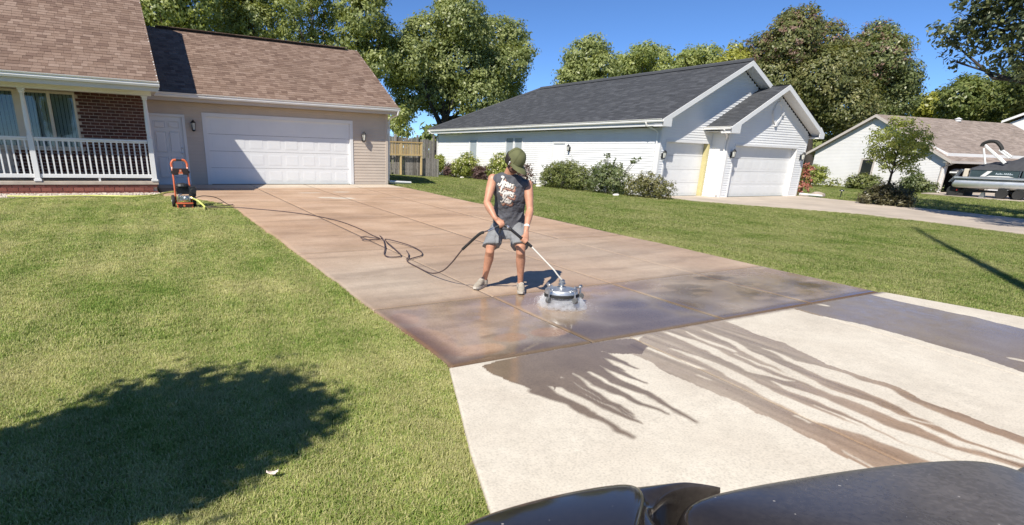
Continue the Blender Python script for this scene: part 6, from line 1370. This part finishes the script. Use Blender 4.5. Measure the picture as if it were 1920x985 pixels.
# ================================================================== THE MAN
M['skin'] = mat('skin', (.50,.25,.16), .48, .17, 14, .2, 150, spec=.45)
M['shirt'] = mat('charcoal_shirt', (.082,.084,.098), .9, .16, 12, .3, 200)
M['shorts'] = mat('grey_shorts', (.205,.212,.222), .9, .12, 12, .3, 200)
M['cap'] = mat('olive_cap', (.115,.12,.052), .85, .12, 14, .3, 200)
M['hair'] = mat('dark_hair', (.02,.014,.011), .7, .3, 60, .4, 200)
M['shoe'] = mat('beige_shoe', (.33,.29,.235), .8, .15, 25, .3, 150)
M['sole'] = mat('pale_sole', (.5,.46,.4), .7, .1, 10)
M['print_white'] = mat('print_cream', (.74,.69,.62), .8, .06, 20)
M['print_tan'] = mat('print_tan', (.42,.27,.2), .8, .06, 20); M['print_rust'] = mat('print_rust', (.27,.115,.08), .8, .06, 20)
mx_, my_ = 3.9, 5.5; mz_ = tz(mx_, my_)+.012
man = tag(empty('person', (mx_, my_, mz_)), 'man in olive cap, sleeveless grey shirt and grey shorts bending over the wand he holds', 'person')
V3 = Vector
U = V3((.335,-.22,-.05)).normalized()                       # across the chest, towards his left
def loft(mb, rings, n=18):
    """rings: (centre, half width, half depth, across axis, front-back axis)"""
    vs = []; fs = []
    for c, a, b, u, w in rings:
        c = V3(c); u = V3(u).normalized(); w = V3(w).normalized()
        vs += [c+u*(a*math.cos(2*math.pi*k/n))+w*(b*math.sin(2*math.pi*k/n)) for k in range(n)]
    m = len(rings)
    for i in range(m-1):
        for k in range(n): fs.append((i*n+k, i*n+(k+1) % n, (i+1)*n+(k+1) % n, (i+1)*n+k))
    fs.append(tuple(range(n))[::-1]); fs.append(tuple((m-1)*n+k for k in range(n)))
    mb.add(vs, fs)
def skinned(name, mb, material, parent, voxel, smooth=6, fac=.5, folds=0):
    o = mb.build(name, material, parent, 'all')
    r_ = o.modifiers.new('remesh', 'REMESH'); r_.mode = 'VOXEL'; r_.voxel_size = voxel; r_.use_smooth_shade = True
    s = o.modifiers.new('smooth', 'SMOOTH'); s.iterations = smooth; s.factor = fac
    if folds:
        for sz, st in ((.11, folds), (.035, folds*.35)):
            tx = bpy.data.textures.new('cloth_folds', 'CLOUDS'); tx.noise_scale = sz; tx.noise_depth = 1
            d = o.modifiers.new('folds', 'DISPLACE'); d.texture = tx; d.strength = st; d.mid_level = .5; d.texture_coords = 'LOCAL'
    return o
UP = V3((-.10,-.10,.61)).normalized()
FRONT = U.cross(UP).normalized()
if FRONT.y > 0: FRONT = -FRONT
hR, hL = V3((3.858,5.63,.345)), V3((4.015,5.46,.345)); kR, kL = V3((3.703,5.55,.125)), V3((3.95,5.27,.14)); aR, aL = V3((3.755,5.715,-.285)), V3((4.065,5.385,-.285))
sR, sL = V3((3.688,5.55,.925)), V3((4.035,5.335,.87)); eR, eL = V3((3.545,5.43,.672)), V3((4.015,5.235,.605)); wR, wL = V3((3.553,5.265,.525)), V3((3.885,5.105,.418))
gR, gL = V3((3.602,5.205,.452)), V3((3.815,5.035,.288))
NK = V3((3.842,5.44,1.0)); HC = V3((3.835,5.345,1.125))
FD = V3((.20,-.74,-.62)).normalized(); HU = (V3((0,0,1))-FD*FD.z).normalized(); HS = FD.cross(HU)
mb = MB()
# trunk under the clothes
loft(mb, [((3.937,5.545,.30),.15,.1,(hL-hR),FRONT),((3.94,5.54,.40),.155,.105,U,FRONT),((3.928,5.525,.55),.14,.095,U,FRONT),((3.885,5.465,.75),.155,.105,U,FRONT),((3.866,5.445,.88),.165,.095,U,FRONT),((3.855,5.44,.95),.13,.075,U,FRONT),((3.845,5.44,.99),.06,.06,U,FRONT)])
mb.tube([V3((3.852,5.46,.93)), NK, NK+(HC-NK)*.55, HC-HU*.02], [.075,.062,.057,.058], 14)
mb.ball(HC+HU*.025-FD*.005, .076, .097, .1, 18, 12, Matrix((HS, FD, HU)).transposed())
mb.ball(HC-HU*.05+FD*.025, .058, .07, .068, 16, 10, Matrix((HS, FD, HU)).transposed())
mb.tube([HC+FD*.085+HU*.02, HC+FD*.108-HU*.018, HC+FD*.092-HU*.028], [.009,.015,.01], 8)
mb.tube([HC+FD*.085-HU*.055-HS*.018, HC+FD*.091-HU*.055, HC+FD*.085-HU*.055+HS*.018], [.006,.009,.006], 6)
for s in (-1, 1): mb.ball(HC+HS*s*.078-FD*.008, .012, .022, .032, 10, 7, Matrix((HS, FD, HU)).transposed())
def arm(s, e, w, g):
    mb.ball(s, .058, .058, .062, 12, 8)
    mb.tube([s-(e-s)*.05, s+(e-s)*.2, s+(e-s)*.45, s+(e-s)*.8, e, e+(w-e)*.18, e+(w-e)*.4, e+(w-e)*.75, w, w+(g-w)*.3], [.05,.056,.053,.043,.041,.045,.044,.034,.027,.027], 14)
arm(sR, eR, wR, gR); arm(sL, eL, wL, gL)
def hand(w, g, axis, r0, thumb):
    """palm plus four curled fingers and a thumb closed round a bar along axis at g"""
    a = V3(axis).normalized(); p = (w-g); p = (p-a*p.dot(a)).normalized(); q = a.cross(p)
    back = g+p*(r0+.012)+q*.006
    mb.tube([w, w+(back-w)*.5, back, g+q*(r0+.012)+p*.004], [(.024,.02),(.033,.019),(.04,.016),(.038,.013)], 12, up=a)
    for k in range(4):
        o = a*((k-1.5)*.0185); L = (1.0,1.06,1.02,.86)[k]; P = []
        for t in np.linspace(-.2, 1.0, 7):
            th = .6+t*3.3*L; P.append(g+o*(1-.12*t)+(p*math.cos(th)+q*math.sin(th))*(r0+.0105))
        mb.tube(P, [.0095,.0098,.0096,.009,.0088,.0082,.007], 8)
    P = []
    for t in np.linspace(0, 1, 5):
        th = -.2-t*2.2; P.append(g+a*thumb*(.045+.012*t-.03*t*t)+(p*math.cos(th)+q*math.sin(th))*(r0+.012))
    mb.tube([w+(g-w)*.45]+P, [.014,.0125,.012,.0112,.0105,.0085], 8)
hand(wR, gR, W1_-W0, .017, 1); hand(wL, gL, Ge-Gs, .0155, -1)
def leg(h, k, a, foot):
    f = V3(foot).normalized()
    mb.tube([h, h+(k-h)*.3, h+(k-h)*.7, k+V3((0,0,.02)), k-V3((0,0,.03)), k+(a-k)*.18-f*.012, k+(a-k)*.34-f*.018, k+(a-k)*.6-f*.008, k+(a-k)*.88, a, a+V3((0,0,-.06))+f*.01], [.088,.084,.068,.058,.054,.055,.058,.046,.035,.034,.036], 16)
fR, fL = V3((-.27,-.16,0)), V3((-.155,-.22,0))
leg(hR, kR, aR, fR); leg(hL, kL, aL, fL)
body = skinned('body', mb, M['skin'], man, .0058, 4)
# shirt
mb = MB()
loft(mb, [((3.953,5.548,.372),.196,.138,U,FRONT),((3.95,5.545,.40),.194,.138,U,FRONT),((3.938,5.53,.50),.187,.13,U,FRONT),((3.92,5.51,.60),.183,.126,U,FRONT),((3.892,5.47,.73),.19,.134,U,FRONT),((3.872,5.45,.83),.196,.13,U,FRONT),((3.862,5.44,.90),.2,.112,U,FRONT),((3.858,5.44,.945),.185,.09,U,FRONT),((3.852,5.445,.972),.135,.082,U,FRONT),((3.846,5.447,.992),.083,.075,U,FRONT)], 32)
for s, q in ((sR, -1), (sL, 1)): mb.ball(s+V3((0,0,.008))-U*q*.022, .058, .072, .055, 14, 9, Matrix((U, FRONT, UP)).transposed())
# folds near the hem
for k, (a, b, c, d, r_) in enumerate(((-.16,.40,.02,.385,.014),(.02,.385,.16,.43,.013),(-.13,.46,.05,.42,.012),(.05,.42,.16,.49,.012),(-.15,.55,-.02,.46,.012),(.17,.62,.1,.5,.012))):
    def sp(u, z):
        t = (z-.372)/.6; c_ = V3((3.953,5.548,.372))+(V3((3.86,5.44,.95))-V3((3.953,5.548,.372)))*t; return c_+U*u+FRONT*(.126*math.sqrt(max(.05, 1-(u/.21)**2)))
    mb.tube([sp(a, b), sp((a+c)/2, (b+d)/2-.012), sp(c, d)], [r_*.6, r_, r_*.6], 8)
shirt = skinned('shirt', mb, M['shirt'], man, .0075, 7, folds=.035)
# shorts
mb = MB()
loft(mb, [((3.937,5.545,.40),.172,.118,U,FRONT),((3.937,5.545,.33),.178,.122,hL-hR,FRONT),((3.937,5.545,.26),.168,.115,hL-hR,FRONT)], 28)
for h, k, q in ((hR, kR, 0), (hL, kL, 1)):
    d = (k-h); e = h+d*(.90 if q == 0 else .86); side = V3((U.x, U.y, 0)).normalized(); fr_ = d.cross(side).normalized()
    loft(mb, [(h+V3((0,0,.03)),.1,.108,side,fr_),(h+d*.3,.105,.112,side,fr_),(h+d*.6,.103,.106,side,fr_),(e-d*.06,.107,.104,side,fr_),(e,.106,.102,side,fr_)], 22)
    if q == 0: mb.tube([h+d*.2+fr_*.1, h+d*.55+fr_*.105+side*.05, e+fr_*.09+side*.08], [.008,.014,.01], 6)
skinned('shorts', mb, M['shorts'], man, .0075, 5, folds=.03)
# shoes: sole, upper, sock and laces
for f, a, ctr in ((fR, aR, V3((3.675,5.685,0))), (fL, aL, V3((4.045,5.335,0)))):
    f = f.normalized(); s = V3((f.y, -f.x, 0)); g = tz(ctr.x, ctr.y)+.0125
    sh = empty('shoe', (ctr.x, ctr.y, g), parent=man)
    at = lambda l, h: V3((ctr.x, ctr.y, g+h))+f*l
    # outline l (heel -.145 to toe .155)
    L_ = [(-.148,.026),(-.12,.036),(-.05,.036),(.03,.042),(.09,.046),(.13,.036),(.155,.018)]
    mb = MB(); V = []; 
    for h, gsc in ((0,.94),(.012,1.0),(.03,1.02),(.04,.97)):
        for l, w in L_: V.append(at(l*(1 if h else .98), h+(.012*max(0,(l-.09)/.06) if h < .02 else 0))+s*w*gsc)
        for l, w in L_[::-1]: V.append(at(l*(1 if h else .98), h+(.012*max(0,(l-.09)/.06) if h < .02 else 0))-s*w*gsc)
    n = 14; F = [(i*n+k, i*n+(k+1) % n, (i+1)*n+(k+1) % n, (i+1)*n+k) for i in range(3) for k in range(n)]+[tuple(range(n))[::-1], tuple(3*n+k for k in range(n))]
    mb.add(V, F); mb.build('shoe_sole', M['sole'], sh, True)
    mb = MB()
    loft(mb, [(at(-.14,.06),.022,.035,s,(0,0,1)),(at(-.11,.07),.036,.05,s,(0,0,1)),(at(-.05,.075),.037,.052,s,(0,0,1)),(at(.0,.068),.039,.045,s,(0,0,1)),(at(.06,.053),.043,.032,s,(0,0,1)),(at(.11,.044),.038,.024,s,(0,0,1)),(at(.148,.038),.02,.014,s,(0,0,1))], 18)
    mb.tube([at(-.075,.07), a+V3((0,0,-.075)), a+V3((0,0,-.035))], [.05,.045,.047], 16)
    skinned('shoe_upper', mb, M['shoe'], sh, .006, 3)
    mb = MB()
    for k in range(5):
        l = -.005+k*.02; h = .118-k*.0145; mb.tube([at(l,h-.012)+s*.026, at(l,h+.0), at(l,h-.012)-s*.026], .005, 6)
    mb.build('shoelace', M['sole'], sh, True)
    mb = MB(); mb.tube([a+V3((0,0,-.06)), a+V3((0,0,-.012))], [.044,.0405], 14, cap=False); mb.build('sock', mat('grey_sock', (.3,.28,.25), .9, .1, 20), sh, True)
# cap with brim, button and seams
capo = empty('cap', HC, parent=man); RM = Matrix((HS, FD, HU)).transposed()
def hp_(x, y, z): return HC+HU*.03-FD*.006+RM @ V3((x*1.13, y*1.1, z*1.12))
mb = MB(); n, m = 28, 9; V = []; F = []
for i in range(m+1):
    ph = (math.pi/2)*i/m
    for k in range(n):
        q = 2*math.pi*k/n; V.append(hp_(.089*math.cos(q)*math.cos(ph)**.72, .108*math.sin(q)*math.cos(ph)**.72, -.012+.118*math.sin(ph)))
for i in range(m):
    for k in range(n): F.append((i*n+k, i*n+(k+1) % n, (i+1)*n+(k+1) % n, (i+1)*n+k))
mb.add(V, F); mb.build('cap_crown', M['cap'], capo, 'all')
mb = MB(); V = []; F = []; n = 15
for layer in (0, -.006):
    for t in (0, .5, 1):
        for k in range(n):
            q = R(18)+R(144)*k/(n-1); d = math.sin((q-R(18))/R(144)*math.pi)**.7
            x, y = .089*math.cos(q), .104*math.sin(q); ext = .094*d*t
            V.append(hp_(x*(1+.12*t*d), y+ext, -.012+layer-.012*t-.02*(abs(x)/.089)**2*t))
for L0 in (0, 3):
    for i in range(2):
        for k in range(n-1): F.append(((L0+i)*n+k, (L0+i)*n+k+1, (L0+i+1)*n+k+1, (L0+i+1)*n+k))
F += [(2*n+k, 2*n+k+1, 5*n+k+1, 5*n+k) for k in range(n-1)]
mb.add(V, F); mb.build('cap_brim', M['cap'], capo, 'all')
mb = MB(); mb.ball(hp_(0,0,.107), .008, .008, .005, 8, 5)
for k in range(6):
    q = math.pi*k/3+math.pi/6; mb.tube([hp_(.0905*math.cos(q)*math.cos(p)**.72, .1095*math.sin(q)*math.cos(p)**.72, -.012+.119*math.sin(p)) for p in np.linspace(0, 1.5, 8)], .0016, 4)
mb.build('cap_seam', mat('olive_seam', (.1,.11,.04), .9, .1, 20), capo, True)
# hair at the back and side, darkened jaw, eyes, earbud, wristband
mb = MB(); V = []; F = []; n, m = 22, 5
for i in range(m+1):
    for k in range(n):
        q = math.pi*.98+math.pi*1.04*k/(n-1); z = .01-.075*i/m; s_ = 1-.14*(i/m)**2; V.append(hp_(.083*math.cos(q)*s_, .104*math.sin(q)*s_, z))
for i in range(m):
    for k in range(n-1): F.append((i*n+k, i*n+k+1, (i+1)*n+k+1, (i+1)*n+k))
mb.add(V, F); h_ = mb.build('hair', M['hair'], man, 'all'); so = h_.modifiers.new('solid', 'SOLIDIFY'); so.thickness = .012
mb = MB(); mb.ball(HC-HU*.062+FD*.03, .06, .071, .052, 16, 10, RM); mb.build('jaw_shade', mat('jaw_shade_brown', (.12,.06,.045), .8, .3, 90, .3, 200), man, 'all')  # shade of the cap brim on the jaw, put in as a darker brown
for s in (-1, 1):
    mb = MB(); mb.ball(HC+FD*.082+HU*.018+HS*s*.032, .012, .008, .008, 8, 6, RM); mb.build('eye', M['hair'], man, 'all')
mb = MB(); e_ = HC-HS*.09+FD*.004; 
if (e_-V3((0,0,1.19))).length > (HC+HS*.09-V3((0,0,1.19))).length and e_.x > HC.x: e_ = HC+HS*.09+FD*.004
mb.ball(e_, .012, .012, .014, 8, 6); mb.tube([e_, e_+FD*.006-HU*.03], .005, 6); mb.build('earbud', M['white_trim'], man, True)
mb = MB(); d = (wL-eL).normalized(); mb.tube([wL-d*.03, wL-d*.008], [.0335,.032], 16); mb.build('wristband', M['white_trim'], man, True)
# lettering on the shirt: brush script in three stepped lines, laid onto the cloth
GLY = {'J': ([(.95,1.75),(.35,1.7),(.3,1.9),(.8,1.85),(.68,.2),(.42,-.4),(.08,-.3),(.2,.1)], 1.0), 'e': ([(0,.45),(.5,.52),(.6,.85),(.35,1.02),(.08,.7),(.1,.2),(.35,0),(.78,.25)], .75),
 's': ([(.62,.85),(.38,1.02),(.15,.8),(.5,.42),(.42,.05),(.05,.08)], .7), 'u': ([(.1,1),(.06,.3),(.25,0),(.5,.2),(.62,1),(.58,.25),(.82,.12)], .85),
 'L': ([(.75,1.5),(.6,1.85),(.3,1.6),(.42,.4),(.08,.05),(.3,.12),(.8,0),(1.05,.3)], 1.0), 'o': ([(.4,1),(.08,.62),(.18,.05),(.5,.05),(.62,.55),(.38,1.0),(.8,.85)], .76),
 'v': ([(.05,1),(.26,0),(.42,.15),(.6,.98),(.82,.85)], .75), 'Y': ([(.05,1.75),(.2,1.0),(.5,.95),(.8,1.8),(.55,.2),(.3,-.4),(.05,-.15)], .92)}
dg = bpy.context.evaluated_depsgraph_get(); dg.update()
ev = shirt.evaluated_get(dg); em = ev.to_mesh(); bvh = BVHTree.FromPolygons([v.co.copy() for v in em.vertices], [tuple(p.vertices) for p in em.polygons]); ev.to_mesh_clear()
loc0 = OFF[man]
TX = (U*1.0+V3((0,0,-.10))).normalized(); TY = (UP-TX*UP.dot(TX)).normalized()
O_ = V3((3.862,5.455,.80))+FRONT*.1
def ribbon(mb, pts, w, dx, dy, lift):
    P = [V3((a, b, 0)) for a, b in pts]; S = spline(P, 5); k = len(S); V = []; 
    for i, p in enumerate(S):
        t = (S[min(i+1, k-1)]-S[max(i-1, 0)]).normalized(); nn = V3((-t.y, t.x, 0)); ww = w*(.75+.45*abs(t.y))*(1 if 0 < i < k-1 else .6)
        for sg_ in (-1, 1):
            q = p+nn*ww*sg_; wp = O_+TX*(q.x+dx)+TY*(q.y+dy)+FRONT*.25
            hit, nr, _, _ = bvh.ray_cast(wp-loc0, -FRONT)
            if hit is None: hit = wp-loc0-FRONT*.22; nr = FRONT
            V.append(hit+loc0+FRONT*lift)
    mb.add(V, [(2*i, 2*i+1, 2*i+3, 2*i+2) for i in range(k-1)])
def lettering(dx, dy, lift, w):
    mb = MB()
    for word, x0, y0, s in (('Jesus', -.150, .075, .042), ('Loves', -.122, -.012, .042), ('You', -.07, -.10, .045)):
        x = x0; y = y0
        for ch in word:
            g, adv = GLY[ch]; ribbon(mb, [(x+(a+b*.12)*s, y+b*s) for a, b in g], w, dx, dy, lift); x += adv*s*1.06; y -= .0022
    return mb
lettering(.03, -.03, .0035, .0085).build('print_shadow', M['print_rust'], shirt, 'all')
lettering(.02, -.02, .0042, .0085).build('print_shadow', M['print_tan'], shirt, 'all')
lettering(.0085, -.0085, .0049, .008).build('print_shadow', M['shirt'], shirt, 'all')
lettering(0, 0, .0056, .0072).build('shirt_print', M['print_white'], shirt, 'all')
